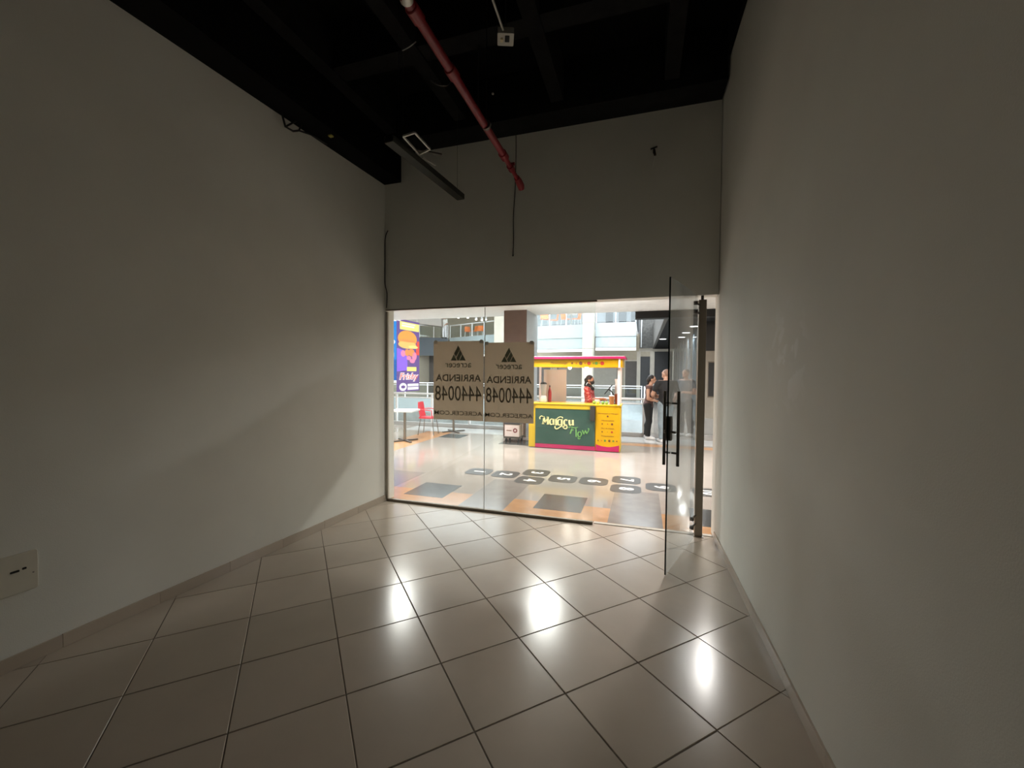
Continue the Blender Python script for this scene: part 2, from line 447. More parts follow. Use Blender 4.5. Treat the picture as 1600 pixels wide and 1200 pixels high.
# ---- floor tiles, laid on the diagonal, 50 cm grid, cut at the walls
def clip(poly, p, n):
    out = []
    for i in range(len(poly)):
        a, b = poly[i], poly[(i+1) % len(poly)]
        da = (a[0]-p[0])*n[0]+(a[1]-p[1])*n[1]; db = (b[0]-p[0])*n[0]+(b[1]-p[1])*n[1]
        if da <= 0: out.append(a)
        if (da < 0 < db) or (db < 0 < da):
            t = da/(da-db); out.append((a[0]+(b[0]-a[0])*t, a[1]+(b[1]-a[1])*t))
    return out
def area(poly): return abs(sum(a[0]*b[1]-b[0]*a[1] for a, b in zip(poly, poly[1:]+poly[:1])))/2
g_o = gz(912.4, 963)                                  # one grid corner on the floor
ta = math.radians(-62.547 + 17.55); ga = (math.cos(ta), math.sin(ta)); gb = (-ga[1], ga[0])
GAP = .0021
tmesh = None
for i in range(-12, 18):
    for j in range(-16, 12):
        q = []
        for di, dj in ((GAP/.5, GAP/.5), (1-GAP/.5, GAP/.5), (1-GAP/.5, 1-GAP/.5), (GAP/.5, 1-GAP/.5)):
            q.append((g_o.x + .5*((i+di)*ga[0]+(j+dj)*gb[0]), g_o.y + .5*((i+di)*ga[1]+(j+dj)*gb[1])))
        full = area(q)
        p = q
        for pt, nn in (((lx(4.5), 4.5), (-1, .0485)), ((rx(4.5), 4.5), (1, .0215)), ((0, 4.555), (0, 1)), ((0, YB), (0, -1))):
            if len(p) >= 3: p = clip(p, pt, nn)
        if len(p) < 3 or area(p) < .0001: continue
        if abs(area(p) - full) < 1e-6:
            if tmesh is None:
                e = .25 - GAP; b = .003
                tm = MB()
                tm.add([(-e,-e,-.02),(e,-e,-.02),(e,e,-.02),(-e,e,-.02),(-e,-e,-b),(e,-e,-b),(e,e,-b),(-e,e,-b),(-e+b,-e+b,0),(e-b,-e+b,0),(e-b,e-b,0),(-e+b,e-b,0)],
                       [(0,1,5,4),(1,2,6,5),(2,3,7,6),(3,0,4,7),(4,5,9,8),(5,6,10,9),(6,7,11,10),(7,4,8,11),(8,9,10,11)])
                tmesh = tm.mesh('floor_tile', M_tile)
            o = bpy.data.objects.new('floor_tile', tmesh); link(o, floor, False)
            o.location = (sum(a[0] for a in q)/4, sum(a[1] for a in q)/4, 0); o.rotation_euler = (0, 0, ta)
        else:
            MB().prism(p, lambda a, b, t: (a, b, t), -.02, 0).build('floor_tile', M_tile, floor)
for o in [c for c in floor.children if c.data == tmesh]:   # each whole tile settled a hair differently
    o.rotation_euler.x += random.uniform(-.0008, .0008); o.rotation_euler.y += random.uniform(-.0008, .0008)

# ---- skirting tiles
for nm, fx, sgn in (('baseboard_left', lx, 1), ('baseboard_right', rx, -1)):
    e = empty(nm, (fx(1), 1, 0), kind='structure')
    y = 4.49; k = 0
    while y > YB + .02:
        y2 = max(y - .5 + .002, YB)
        d = .011
        MB().prism([(fx(y)+sgn*.0005, y), (fx(y)+sgn*d, y), (fx(y2)+sgn*d, y2), (fx(y2)+sgn*.0005, y2)], lambda a, b, t: (a, b, t), 0.001, .078 + .002*(k % 2)).build('skirting_tile', M_tile, e)
        y = y2 - .002; k += 1
MB().box(lx(YB)+.02, rx(YB)-.02, YB+.0005, YB+.011, .001, .078).build('baseboard_back', M_tile)['kind'] = 'structure'

# ---- glazed front
win = empty('window_1', (-1.77, 4.52, 0), kind='structure')
MB().box(-3.075, -1.768, 4.515, 4.525, .028, 2.40).build('glass_pane', M_glass, win)
MB().box(-1.762, -.497, 4.515, 4.525, .028, 2.40).build('glass_pane', M_glass, win)
MB().box(-1.7675, -1.7625, 4.514, 4.526, .028, 2.40).build('silicone_seam', mat('grey_silicone', (.5, .52, .52), .4), win)
struct('trim_1', MB().box(lx(4.5)+.012, -.497, 4.503, 4.54, .0005, .028), M_bronze, bevel=.002)
struct('trim_2', MB().box(lx(4.5)+.004, -.48, 4.506, 4.536, 2.408, 2.424), M_bronze, bevel=.002)
struct('trim_3', MB().box(lx(4.5)+.004, -3.072, 4.506, 4.536, .03, 2.397), M_cream, bevel=.002)
struct('trim_4', MB().box(-.49, rx(4.5)-.013, 4.545, 4.60, -.003, .006), M_cream)          # threshold strip
# pivot post
px = .556
post = empty('door_post', (px, 4.53, 0), label='brown square metal post carrying the glass door beside the right wall', cat='post')
MB().box(px-.036, px+.036, 4.50, 4.572, .004, 2.38).build('shaft', M_bronze, post, bevel=.004)
MB().box(px-.048, px+.048, 4.488, 4.584, 0, .006).build('base_plate', M_steel, post)
MB().tube([(px, 4.536, 2.378), (px, 4.536, 2.426)], .014, 12).build('top_pivot', M_steeld, post, smooth=True)
# swing door
hx, hy = .497, 4.43; ex, ey = .197, 3.545
ddir = Vector((ex-hx, ey-hy, 0)); dlen = ddir.length; ddir.normalize(); dn = Vector((-ddir.y, ddir.x, 0))
if dn.x < 0: dn = -dn
door = empty('door_1', (hx, hy, 0), kind='structure')
def dp(a, n, z): return Vector((hx, hy, 0)) + ddir*a + dn*n + Vector((0, 0, z))
mb = MB(); mb.prism([(0, .008), (dlen, .008), (dlen, 2.415), (0, 2.415)], lambda a, b, t: dp(a, t, b), -.005, .005); mb.build('glass_pane', M_glassd, door)
mb = MB(); mb.prism([(dlen+.0005, .008), (dlen+.004, .008), (dlen+.004, 2.415), (dlen+.0005, 2.415)], lambda a, b, t: dp(a, t, b), -.006, .006)
tag(mb.build('edge_seal', mat('dark_green_glass_edge', (.01, .02, .017), .2), door), 'dark polished edge of the glass')
for z in (.13, .215, 2.245, 2.33):
    h = MB().tube([dp(-.008, 0, z), dp(.06, 0, z)], .0125, 12).build('hinge_arm', M_steeld, door, smooth=True)
    MB().tube([dp(.05, -.018, z), dp(.05, .018, z)], .02, 14).build('clamp_disc', M_steeld, h, smooth=True)
    MB().tube([dp(-.008, 0, z), Vector((px-.03, 4.505, z))], .010, 10).build('hinge_pin', M_steeld, h, smooth=True)
for sgn in (-1, 1):
    hb = MB().tube([dp(dlen-.10, sgn*.055, .885), dp(dlen-.10, sgn*.055, 1.50)], .0125, 14).build('pull_handle', M_steeld, door, smooth=True)
    for z in (.99, 1.40):
        MB().tube([dp(dlen-.10, sgn*.005, z), dp(dlen-.10, sgn*.055, z)], .009, 10).build('standoff', M_steeld, hb, smooth=True)
mb = MB(); mb.prism(rrect(.06, .20, .02, 4, dlen-.032, 1.20), lambda a, b, t: dp(a, t, b), -.022, .022)
lk = mb.build('lock_case', M_steeld, door, bevel=.004)
MB().tube([dp(dlen-.032, .022, 1.17), dp(dlen-.032, .05, 1.17)], .010, 12).build('lock_cylinder', M_steel, lk, smooth=True)
mb = MB(); mb.prism(rrect(.05, .014, .006, 3, dlen-.032, 1.17), lambda a, b, t: dp(a, t, b), .05, .058); mb.build('thumb_turn', M_steeld, lk)
MB().tube([dp(dlen-.032, -.022, 1.17), dp(dlen-.032, -.04, 1.17)], .012, 12).build('lock_cylinder', M_steel, lk, smooth=True)

# ---- two rental posters taped to the glass, print side out (read mirrored from inside)
M_paper = paper('backlit_poster_paper', (.70, .625, .53), .55)
M_ink = paper('show_through_ink', (.34, .32, .265), .5)
M_inkg = paper('show_through_green', (.31, .335, .26), .5)
def poster(x0, x1, z0, z1, label, tilt):
    cx, cz = (x0+x1)/2, (z0+z1)/2; w, h = x1-x0, z1-z0
    root = empty('rental_poster', (cx, 4.511, z0), label=label, cat='poster', group='posters on the shop glass')
    MB().box(x0, x1, 4.5105, 4.5125, z0, z1).build('sheet', M_paper, root)
    ct, st = math.cos(tilt), math.sin(tilt)
    def M(dx, dz): return frame((cx + dx, 4.5115, cz + dz), (-ct, 0, -st), (-st*0, 0, 1), (0, 1, 0))
    ext = .0016
    S = .30 * w / 780; zb = z1 - .245*h           # triangle emblem of four slanted pieces
    for poly in ([(693, 60), (903, 440), (812, 615), (597, 238)], [(583, 270), (790, 650), (730, 775), (658, 775), (485, 440)],
                 [(470, 480), (632, 775), (303, 775)], [(920, 480), (1085, 775), (762, 775)]):
        MB().prism([((q-695)*S, (775-r_)*S) for q, r_ in poly], lambda a, b, t: (cx - a, 4.5115 + t, zb + b), -ext, ext).build('emblem_piece', M_inkg, root)
    text('lettering', 'acrecer', .1, M(0, h*.5-.305*h), M_inkg, root, ext, 0, fit=(w*.52, h*.055))
    text('lettering', 'ARRIENDA', .1, M(0, h*.5-.465*h), M_ink, root, ext, .001, fit=(w*.90, h*.088))
    text('lettering', '4440048', .1, M(0, h*.5-.66*h), M_ink, root, ext, 0, fit=(w*.93, h*.19))
    text('lettering', 'ACRECER.COM', .1, M(0, h*.5-.912*h), M_ink, root, ext, .0005, fit=(w*.96, h*.052))
    # strips of tape at the corners
    for sx in (x0+.03, x1-.03):
        MB().box(sx-.02, sx+.02, 4.5092, 4.5104, z1-.03, z1+.012).build('tape', mat('clear_tape', (.7, .68, .6), .3), root)
poster(-2.428, -1.776, 1.070, 2.012, 'left rental poster on the shop glass, its print showing through mirrored', .0)
poster(-1.766, -1.168, 1.068, 1.988, 'right rental poster, next to the kiosk, its print showing through mirrored', .0)

# ---- cover plates on the walls
def wplate(label, y0, y1, z0, z1, face, sgn, slot):
    ym = (y0+y1)/2
    r = empty('cover_plate', (face(ym), ym, z0), label=label, cat='wall plate')
    f = lambda a, b, t: (face(a) + sgn*t, a, b)
    MB().prism(rrect(y1-y0, z1-z0, .012, 4, ym, (z0+z1)/2), f, .0, .009).build('plate', mat('ivory_plastic', (.74, .70, .60), .45), r, bevel=.003)
    for sl in slot:
        MB().prism(rrect(sl[1]-sl[0], sl[3]-sl[2], .003, 2, (sl[0]+sl[1])/2, (sl[2]+sl[3])/2), f, .008, .0105).build('socket_slot', M_rubber, r)
    for q in (y0+.02, y1-.02):
        MB().prism(circ(.004, 8, q, (z0+z1)/2 - .07*(z1-z0)), f, .008, .0102).build('screw', M_steel, r)
wplate('ivory socket plate low on the left wall, cut by the frame edge', 1.14, 1.398, .41, .63, lx, 1, [(1.29, 1.325, .53, .542), (1.335, 1.352, .535, .547)])
wplate('dark-edged switch plate on the right wall at the frame edge', .96, 1.083, 1.30, 1.42, rx, -1, [(.985, 1.02, 1.33, 1.39), (1.03, 1.065, 1.33, 1.39)])

# ---- sprinkler pipe
pipe = empty('sprinkler_pipe', (-1.16, 3.0, 3.5), label='red sprinkler pipe running under the black ceiling towards the glass front', cat='pipe')
MB().tube([(-1.12, YB+.001, 3.5), (-1.165, 3.42, 3.5)], .028, 16).build('main_pipe', M_red, pipe, smooth=True)
for y in (.4, 1.94, 2.38, 3.40):
    x = -1.12 - .045*(y-YB)/(3.42-YB)
    MB().tube([(x, y-.045, 3.5), (x, y-.04, 3.5), (x, y+.04, 3.5), (x, y+.045, 3.5)], [.031, .036, .036, .031], 16).build('coupling', M_red, pipe, smooth=True)
MB().tube([(-1.12, 1.78, 3.5), (-1.155, 1.86, 3.5)], .0335, 14).build('thread_band', M_galv, pipe, smooth=True)
MB().tube([(-1.166, 3.42, 3.5), (-1.17, 3.60, 3.5)], .021, 14).build('reducer_nipple', M_red, pipe, smooth=True)
tee = MB().tube([(-1.17, 3.585, 3.5), (-1.172, 3.66, 3.5)], .031, 14).build('tee_fitting', M_red, pipe, smooth=True)
MB().tube([(-1.205, 3.62, 3.53), (-1.135, 3.62, 3.53)], .014, 10).build('side_plug', M_red, tee, smooth=True)
MB().tube([(-1.172, 3.66, 3.5), (-1.176, 3.84, 3.5)], .019, 14).build('reducer_nipple', M_red, pipe, smooth=True)
MB().tube([(-1.176, 3.82, 3.5), (-1.178, 3.9, 3.498), (-1.180, 3.97, 3.49), (-1.181, 4.0, 3.47)], [.026, .034, .036, .030], 14).build('end_cap', M_red, pipe, smooth=True)
for y in (.9, 2.95):
    hg = MB().tube([(-1.15, y-.012, 3.5), (-1.15, y+.012, 3.5)], .036, 16).build('clevis_ring', M_steeld, pipe, smooth=True)
    MB().tube([(-1.15, y, 3.535), (-1.15, y, ZC-.001)], .003, 8).build('hanger_rod', M_rubber, hg)

# ---- dark metal channel with its galvanised frame
ch = empty('metal_channel', (-1.93, 3.6, 3.5), label='dark slotted metal channel hanging near the left beam, pointing at the glass', cat='channel')
mb = MB()
a, b = Vector((-1.985, 2.93, 3.5)), Vector((-1.895, 4.12, 3.5))
mb.bar(a, b, .085, .012); mb.bar(a+Vector((-.0385,0,.024)), b+Vector((-.0385,0,.024)), .008, .05); mb.bar(a+Vector((.0385,0,.024)), b+Vector((.0385,0,.024)), .008, .05)
mb.build('profile', mat('dark_channel_paint', (.035, .037, .03), .45, .3), ch)
fr = empty('bracket_frame', (-1.79, 3.1, 3.55), label='galvanised rectangular bracket frame beside the dark metal channel', cat='bracket')
pts = [gz(630, 213, 3.55), gz(648, 207, 3.55), gz(672, 233, 3.55), gz(655, 241, 3.55)]
for i, (p, q) in enumerate(((0, 1), (1, 2), (2, 3), (3, 0))):
    MB().bar(pts[p], pts[q], .013, .015).build('frame_bar', M_galv, fr)
MB().bar(gz(622, 228, 3.56), gz(690, 242, 3.56), .03, .012).build('cross_strap', M_steeld, fr)
MB().bar(gz(660, 246, 3.555), gz(680, 258, 3.555), .018, .01).build('loose_strip', M_galv, fr)
for p in (pts[0], pts[2]):
    MB().tube([p, (p.x, p.y, ZC-.001)], .0015, 6).build('threaded_rod', M_rubber, fr)
MB().tube([(-1.94, 3.0, 3.52), (-1.94, 3.0, 4.389)], .0015, 6).build('threaded_rod', M_rubber, ch)
MB().tube([(-1.905, 4.05, 3.52), (-1.905, 4.05, 4.389)], .0015, 6).build('threaded_rod', M_rubber, ch)

# ---- junction box on a conduit
jb = gz(790, 62, 4.22)
box = empty('junction_box', jb, label='square galvanised junction box hanging open under the black ceiling', cat='junction box')
Mj = Matrix.Translation(jb) @ Matrix.Rotation(.35, 4, 'Z')
def jf(a, b, t): return Mj @ Vector((a, b, t))
MB().prism(rrect(.125, .125, .008, 2), jf, .0, .045).build('body', M_galv, box)
MB().prism(rrect(.035, .06, .004, 2, .012, -.01), jf, -.004, .004).build('knockout_hole', M_rubber, box)
MB().prism(rrect(.022, .03, .004, 2, -.03, 0), jf, -.012, .002).build('wire_connector', mat('ivory_connector', (.75, .66, .45), .5), box)
MB().tube([jb+Vector((0,-.05,.025)), gz(770, 0, 4.245), gz(735, -120, 4.245)], .009, 10).build('conduit', M_galv, box, smooth=True)
MB().tube([jb+Vector((0,0,.045)), (jb.x, jb.y, ZC-.001)], .005, 8).build('hanger_rod', M_steeld, box)

# ---- cords and small leftovers
def cord(label, pts, r, m, cat='cable', name='cable', end=None):
    P = [Vector(p) for p in pts]; Q = []
    for i in range(len(P)-1):
        p0, p1, p2, p3 = P[max(i-1,0)], P[i], P[i+1], P[min(i+2, len(P)-1)]
        for s_ in range(6):
            t = s_/6; Q.append(.5*((2*p1)+(p2-p0)*t+(2*p0-5*p1+4*p2-p3)*t*t+(3*p1-p0-3*p2+p3)*t**3))
    Q.append(P[-1])
    if end:
        e = empty(name, P[-1], label=label, cat=cat)
        MB().tube(Q, r, 8).build('wire', m, e, smooth=True)
        MB().ell(P[-1], (end, end, end*1.4), 10, 6).build('knot', M_rubber, e, smooth=True)
    else:
        tag(MB().tube(Q, r, 8).build(name, m, smooth=True), label, cat)
cord('long thin black cable hanging down the front wall above the glass', [(-1.385, 4.46, 4.31), (-1.392, 4.485, 4.0), (-1.40, 4.49, 3.7), (-1.418, 4.49, 3.4), (-1.414, 4.49, 3.15), (-1.42, 4.49, 2.965)], .0045, M_rubber, end=.009)
cord('short dark cable hanging in the left front corner above the glass', [(-3.055, 4.49, 3.40), (-3.09, 4.485, 3.30), (-3.094, 4.485, 3.0), (-3.096, 4.487, 2.75), (-3.07, 4.49, 2.62), (-3.075, 4.488, 2.44)], .0055, M_rubber)
cord('short pale wire curling below the black ceiling left of the red pipe', [gz(629, 79, 4.33), gz(640, 73, 4.30), gz(650, 65, 4.35)], .004, M_galv)
cord('pale wire loop sagging beside the red pipe', [gz(672, 126, 4.36), gz(685, 133, 4.30), gz(698, 134, 4.30), gz(704, 128, 4.36)], .004, M_steel)
cord('thin straight grey wire hanging from the slab right of the red pipe', [gz(748, 70, 4.39), gz(747.5, 120, 4.0), gz(747, 165, 3.72)], .003, M_steeld)
# wire bracket on the left beam
br = empty('wire_bracket', (-3.12, 3.2, 3.96), label='black bent wire bracket below the beam on the left wall', cat='bracket')
def lw(u, v):                                          # a point 6 cm off the left wall
    d = ray(u, v); t = (-3.103 - 4.55*.0485 + .06) / (d.x - .0485*d.y); return CP + d*t
MB().tube([lw(440, 176), lw(446, 198), lw(458, 205), lw(467, 204), lw(488, 211), lw(511, 225)], .009, 8).build('lower_wire', M_rubber, br, smooth=True)
MB().tube([lw(446, 198), lw(470, 185), lw(474, 188), lw(467, 204)], .008, 8).build('brace_wire', M_rubber, br)
MB().tube([lw(474, 188), lw(500, 214)], .006, 8).build('brace_wire', M_rubber, br)
tg = gz(517, 212, 3.96)
tag(MB().box(tg.x-.02, tg.x+.02, tg.y-.018, tg.y+.018, 3.949, 3.964).build('cable_tag', mat('yellow_tag', (.55, .50, .12), .5), bevel=.003), 'small yellow tag stuck under the beam on the left', 'tag')
# hook on the front wall
hk = gy(1022, 238, 4.49)
h = empty('wall_hook', hk, label='small dark hook with a white thread on the front wall', cat='hook')
MB().tube([hk+Vector((.0, .01, .0)), hk+Vector((0, -.03, .01)), hk+Vector((.01, -.035, -.05))], .012, 10).build('hook', mat('tarnished_brass', (.06, .045, .02), .4, .6), h, smooth=True)
MB().tube([hk+Vector((-.035, -.005, .035)), hk+Vector((.03, -.005, .05))], .008, 8).build('cross_pin', M_rubber, h)
MB().tube([hk+Vector((.005, -.03, -.05)), hk+Vector((-.02, -.004, -.16))], .003, 6).build('thread', M_white, h)
tag(MB().lathe([(.006, .0), (.012, .006), (.009, .02)], gz(770, 148, 4.35), 10).build('conduit_stub', M_galv, smooth=True), 'tiny metal stub in the black ceiling right of the red pipe', 'stub')

# ================================================================== MALL: STRUCTURE
mf = struct('floor_corridor', MB().box(-16, .02, 4.56, 11.25, -.5, -.0015).box(.02, 7, 4.56, 27, -.5, -.0015), M_mfloor)
struct('floor_far_corridor', MB().box(-16, .0, 22.2, 29.3, -.6, 0), M_mfloor)
struct('floor_lower_level', MB().box(-18, 3, 9, 31, -4.6, -4.4), mat('lower_floor', (.55, .52, .48), .3))
def inlay(x0, x1, y0, y1, m, z=0.0):
    MB().box(x0, x1, y0, y1, -.01, z).build('inlay_slab', m, mf)
for k in range(-2, 4):                                     # bands and squares along the shop fronts
    xo = 1.80 * k
    inlay(-1.25+xo, -.67+xo, 4.83, 5.45, M_slate, .0008)
    if k < 3: inlay(-2.15+xo+(0 if k else 0), -1.57+xo, 4.62, 5.97, M_slateg, .0006)
inlay(-10, 6.5, 4.61, 5.11, M_orange, .0)
inlay(-5.65, -4.92, 6.6, 10.2, M_orange)
inlay(-4.90, -4.32, 9.35, 9.95, M_slate)
inlay(-3.15, -2.45, 8.95, 9.62, M_slate)
inlay(-8.2, -7.5, 6.6, 10.2, M_orange)
inlay(-.6, 6.5, 9.75, 10.08, M_orange)
inlay(-6.5, 6.5, 10.25, 11.1, M_marble)
# corridor ceiling, slabs and neighbouring shop walls
struct('ceiling_corridor', MB().box(-16, 7, 4.66, 11.05, 3.22, 3.75), M_white)
struct('wall_neighbour_left', MB().box(-16, lx(4.6)-.17, 4.50, 4.66, 0, 3.75), M_cream)
struct('wall_neighbour_right', MB().box(rx(4.6)+.17, 7, 4.50, 4.66, 0, 3.75), M_cream)
struct('wall_corridor_left', MB().box(-16.2, -16, 4.5, 31, -4.4, 9), M_tan)
struct('wall_corridor_right', MB().box(7, 7.2, 4.5, 27, -.5, 3.75), M_cream)
struct('wall_atrium_back', MB().box(-22, 7.2, 32.0, 32.3, -4.4, 9), M_tan)
# brown pillar
pl = empty('pillar', (-3.1, 10.7, 0), kind='structure')
MB().box(-3.41, -2.81, 10.06, 10.085, 0, 3.219).build('cladding_front', M_brown, pl)
MB().box(-2.835, -2.81, 10.086, 11.2, 0, 3.219).build('cladding_side', M_ltgrey, pl)
MB().box(-3.40, -2.836, 10.086, 11.2, 0, 3.219).build('core', M_ltgrey, pl)

# right-hand branch: black beam, black ceiling, grey bulkhead, shopfronts
struct('trim_5', MB().box(-.21, 7, 11.06, 11.35, 3.04, 3.25), mat('black_beam', (.006, .006, .0065), .7))
struct('ceiling_branch', MB().box(.60, 7, 11.36, 25.5, 3.05, 3.3), mat('black_soffit', (.006, .006, .0065), .85, spec=.2))
struct('wall_bulkhead', MB().box(.5, .595, 11.4, 25.0, 3.05, 4.35), mat('grey_brick_bulkhead', (.085, .082, .075), .8, var=.35, scale=18))
rw = empty('wall_shopfront_right', (1.65, 12.4, 0), kind='structure')
MB().box(1.62, 7, 12.4, 12.6, 0, 3.05).build('wall_panel', M_cream, rw)
fw = MB().box(1.69, 1.99, 12.385, 12.40, 1.0, 1.98).build('window_frame', M_bronze, rw)
MB().box(1.705, 1.975, 12.375, 12.384, 1.03, 1.95).build('window_pane', M_dark, fw)
MB().box(1.62, 7, 12.33, 12.399, 0, .42).build('plinth', M_marble, rw)
MB().box(1.62, 7, 12.34, 12.399, 2.27, 3.05).build('sign_band', M_dark, rw)
sw = empty('wall_shopfront_side', (1.65, 18, 0), kind='structure')
y = 12.62
while y < 25:
    MB().box(1.60, 1.66, y, y+.08, 0, 3.05).build('mullion', M_steel, sw)
    MB().box(1.625, 1.64, y+.081, y+1.5, .12, 3.05).build('display_pane', mat('blue_grey_glass', (.16, .20, .23), .12), sw)
    MB().box(1.61, 1.66, y+.081, y+1.5, 0, .119).build('sill', M_steel, sw)
    y += 1.58
ew = empty('wall_branch_end', (.6, 25, 0), kind='structure')
MB().box(-.25, 7, 25.2, 25.4, 2.9, 3.08).build('lintel', M_cream, ew)
MB().box(-.22, 1.6, 25.0, 25.2, 3.09, 5.4).build('grey_panel', mat('grey_rough_panel', (.085, .082, .075), .7, var=.45, scale=9), ew)
MB().tube([(-.12, 24.97, 3.15), (-.12, 24.97, 5.0)], .03, 8).build('light_tube', M_whitegl, ew)
MB().box(.38, .62, 25.1, 25.3, 0, 2.9).build('jamb', M_cream, ew)
MB().box(-.35, -.15, 25.1, 25.3, 0, 2.9).build('jamb', M_cream, ew)
MB().box(-.15, .38, 25.22, 25.3, 0, 2.62).build('doorway', M_dark, ew)
MB().box(-.15, .38, 25.2, 25.3, 2.62, 2.9).build('transom', M_tan, ew)
MB().box(.62, 1.6, 25.2, 25.3, 0, 2.9).build('doorway', M_dark, ew)

# far side of the atrium
M_glow = mat('shop_interior', (.62, .55, .45), .7)
fs = empty('wall_far_shops', (-6, 26, 0), kind='structure')
MB().box(-9.3, .0, 26.0, 26.3, 0, 4.0).build('wall_panel', M_tan, fs)
MB().box(-16, -9.31, 29.0, 29.2, 0, 4.15).build('wall_panel', mat('dark_brown_shop', (.055, .045, .04), .5, var=.3, scale=1.5), fs)
x = -8.5
k = 0
while x < -.8:
    w_ = [1.5, 1.1, 1.9][k % 3]
    f_ = MB().box(x, x+w_, 25.93, 25.999, .1, 2.45).build('shop_window', [M_dark, M_bronze, M_cream][(k+1) % 3 if x > -12.5 else 0], fs)
    MB().box(x+.08, x+w_-.08, 25.90, 25.929, .2, 2.37).build('window_pane', [mat('window_a', (.36, .34, .29), .3), mat('window_b', (.10, .09, .085), .2), mat('window_c', (.26, .23, .19), .2)][k % 3 if x > -12.5 else 1], f_)
    x += w_ + .35; k += 1
# lower level wall under the far corridor
struct('wall_lower_level', MB().box(-16, 3, 24.0, 24.3, -4.4, -.6), mat('lower_shops', (.42, .42, .42), .5, var=.5, scale=.7))
struct('trim_7', MB().box(-16, .0, 22.02, 22.2, -.75, .02), mat('grey_white_fascia', (.34, .36, .37), .5))

# ------------------------------------------------------------------ balconies of the upper floor
def balcony(label, a, b, zt, m, posts, dark=False, depth=2.5, ):
    """a, b: plan points of the edge; fascia of two bands, floor slab, glass rail"""
    a = Vector((*a, 0)); b = Vector((*b, 0)); d = (b-a).normalized(); L = (b-a).length; n = Vector((-d.y, d.x, 0))
    if n.y < 0: n = -n
    P = lambda s_, t, z: a + d*s_ + n*t + Vector((0, 0, z))
    e = empty('balcony', a + Vector((0, 0, zt-1.45)), label=label, cat='balcony')
    def bx(name, s0, s1, t0, t1, z0, z1, mm):
        return MB().prism([(s0, z0), (s1, z0), (s1, z1), (s0, z1)], lambda q, r_, t: P(q, t, r_), t0, t1).build(name, mm, e)
    if dark:
        bx('fascia_panel', 0, L, 0, .1, zt-1.35, zt, m)
    else:
        bx('fascia_panel', 0, L, 0, .1, zt-.72, zt, m)
        bx('fascia_panel', 0, L, .04, .14, zt-1.28, zt-.74, m)
        bx('light_cove', 0, L, .06, .2, zt-1.45, zt-1.30, M_white)
    bx('floor_slab', 0, L, .15, depth, zt-.4, zt-.05, M_white)
    bx('handrail', 0, L, .0, .07, zt+.88, zt+.94, M_whitegl)
    k = max(1, int(L/posts))
    for i in range(k+1):
        s_ = min(max(L*i/k, .03), L-.03)
        bx('post', s_-.025, s_+.025, .01, .06, zt+.0005, zt+.879, M_whitegl)
        if i < k:
            bx('glass_pane', L*i/k+.04, L*(i+1)/k-.04, .03, .045, zt+.06, zt+.80, M_glassb)
    return e
balcony('pale blue upper balcony left of the cream column, orange chairs behind its rail', (-5.9, 22.55), (-3.05, 22.2), 4.23, M_pale, .95, depth=4.45)
balcony('pale blue upper balcony right of the cream column', (-2.42, 22.2), (-.36, 22.2), 4.28, M_pale, 1.0, depth=4.79)
balcony('white upper balcony far across the atrium, above the left poster', (-13.9, 28.3), (-9.4, 26.2), 4.2, M_pale, 1.1)
balcony('dark fronted upper balcony with white rail, beside the burger banner', (-15.9, 27.3), (-13.95, 28.2), 4.2, mat('blue_grey_fascia', (.045, .06, .075), .5), 1.0, dark=True)
# cream column with joints
cc = empty('column', (-2.74, 22.0, 0), kind='structure')
for z0, z1 in ((-4.4, -.8), (-.79, 2.9), (2.91, 4.25), (4.26, 6.4)):
    MB().prism(rrect(.6, .6, .12, 4, -2.74, 21.85), lambda a, b, t: (a, b, t), z0, z1).build('stone_drum', M_cream, cc)
# column left of the brown pillar, in the distance
cc2 = empty('column', (-8.0, 26.4, 0), kind='structure')
MB().box(-9.35, -8.6, 25.6, 26.3, -4.4, 7.5).build('shaft', M_cream, cc2)
# ceilings and walls above
struct('ceiling_upper', MB().box(-16, 3, 23.2, 32, 6.6, 6.9), M_white)
struct('wall_upper', MB().box(-16, 3, 31.0, 31.3, 4.2, 6.6), M_tan)
uw = empty('wall_upper_shops', (-2, 26, 4.2), kind='structure')
MB().box(-7, 1.0, 27.0, 27.2, 4.1, 6.6).build('wall_panel', mat('grey_upper', (.30, .31, .33), .5), uw)
for i, x in enumerate((-2.3, -1.5, -.75)):
    MB().box(x, x+.45, 26.9, 26.99, 4.2, 5.9).build('shop_window', M_dark, uw)
# beige rounded bulkhead with a small sign
bh = empty('sign_bulkhead', (-14, 24, 4.6), label='beige rounded bulkhead sign hanging above the burger banner', cat='sign')
o0 = gd(625, 485, 26); ax = (gd(690, 485, 26) - o0); bw = ax.length; ax.normalize(); ay = Vector((-ax.y, ax.x, 0)).normalized()
if ay.y < 0: ay = -ay
def bf(a, b, t): return o0 + ax*a + ay*t + Vector((0, 0, b))
tp = 6.599 - o0.z
poly = [(-.3, tp), (1.9, tp), (2.1, .15), (2.25, .0), (2.42, -.2), (bw-.02, -.5), (bw, -1.0), (1.9, -.92), (1.0, -.8), (-.3, -.5)]
MB().prism(poly, bf, 0, .6).build('panel', mat('beige_bulkhead', (.15, .13, .11), .6), bh)
MB().prism(circ(.09, 14, .72, -.05), bf, -.012, -.001).build('sign_emblem', M_brownp, bh)
MB().prism(rrect(.75, .07, .02, 3, 1.25, -.12), bf, -.012, -.001).build('sign_strip', mat('grey_sign', (.40, .34, .3), .6), bh)
MB().prism(circ(.05, 10, .25, .05), bf, -.012, -.001).build('sign_emblem', M_brownp, bh)


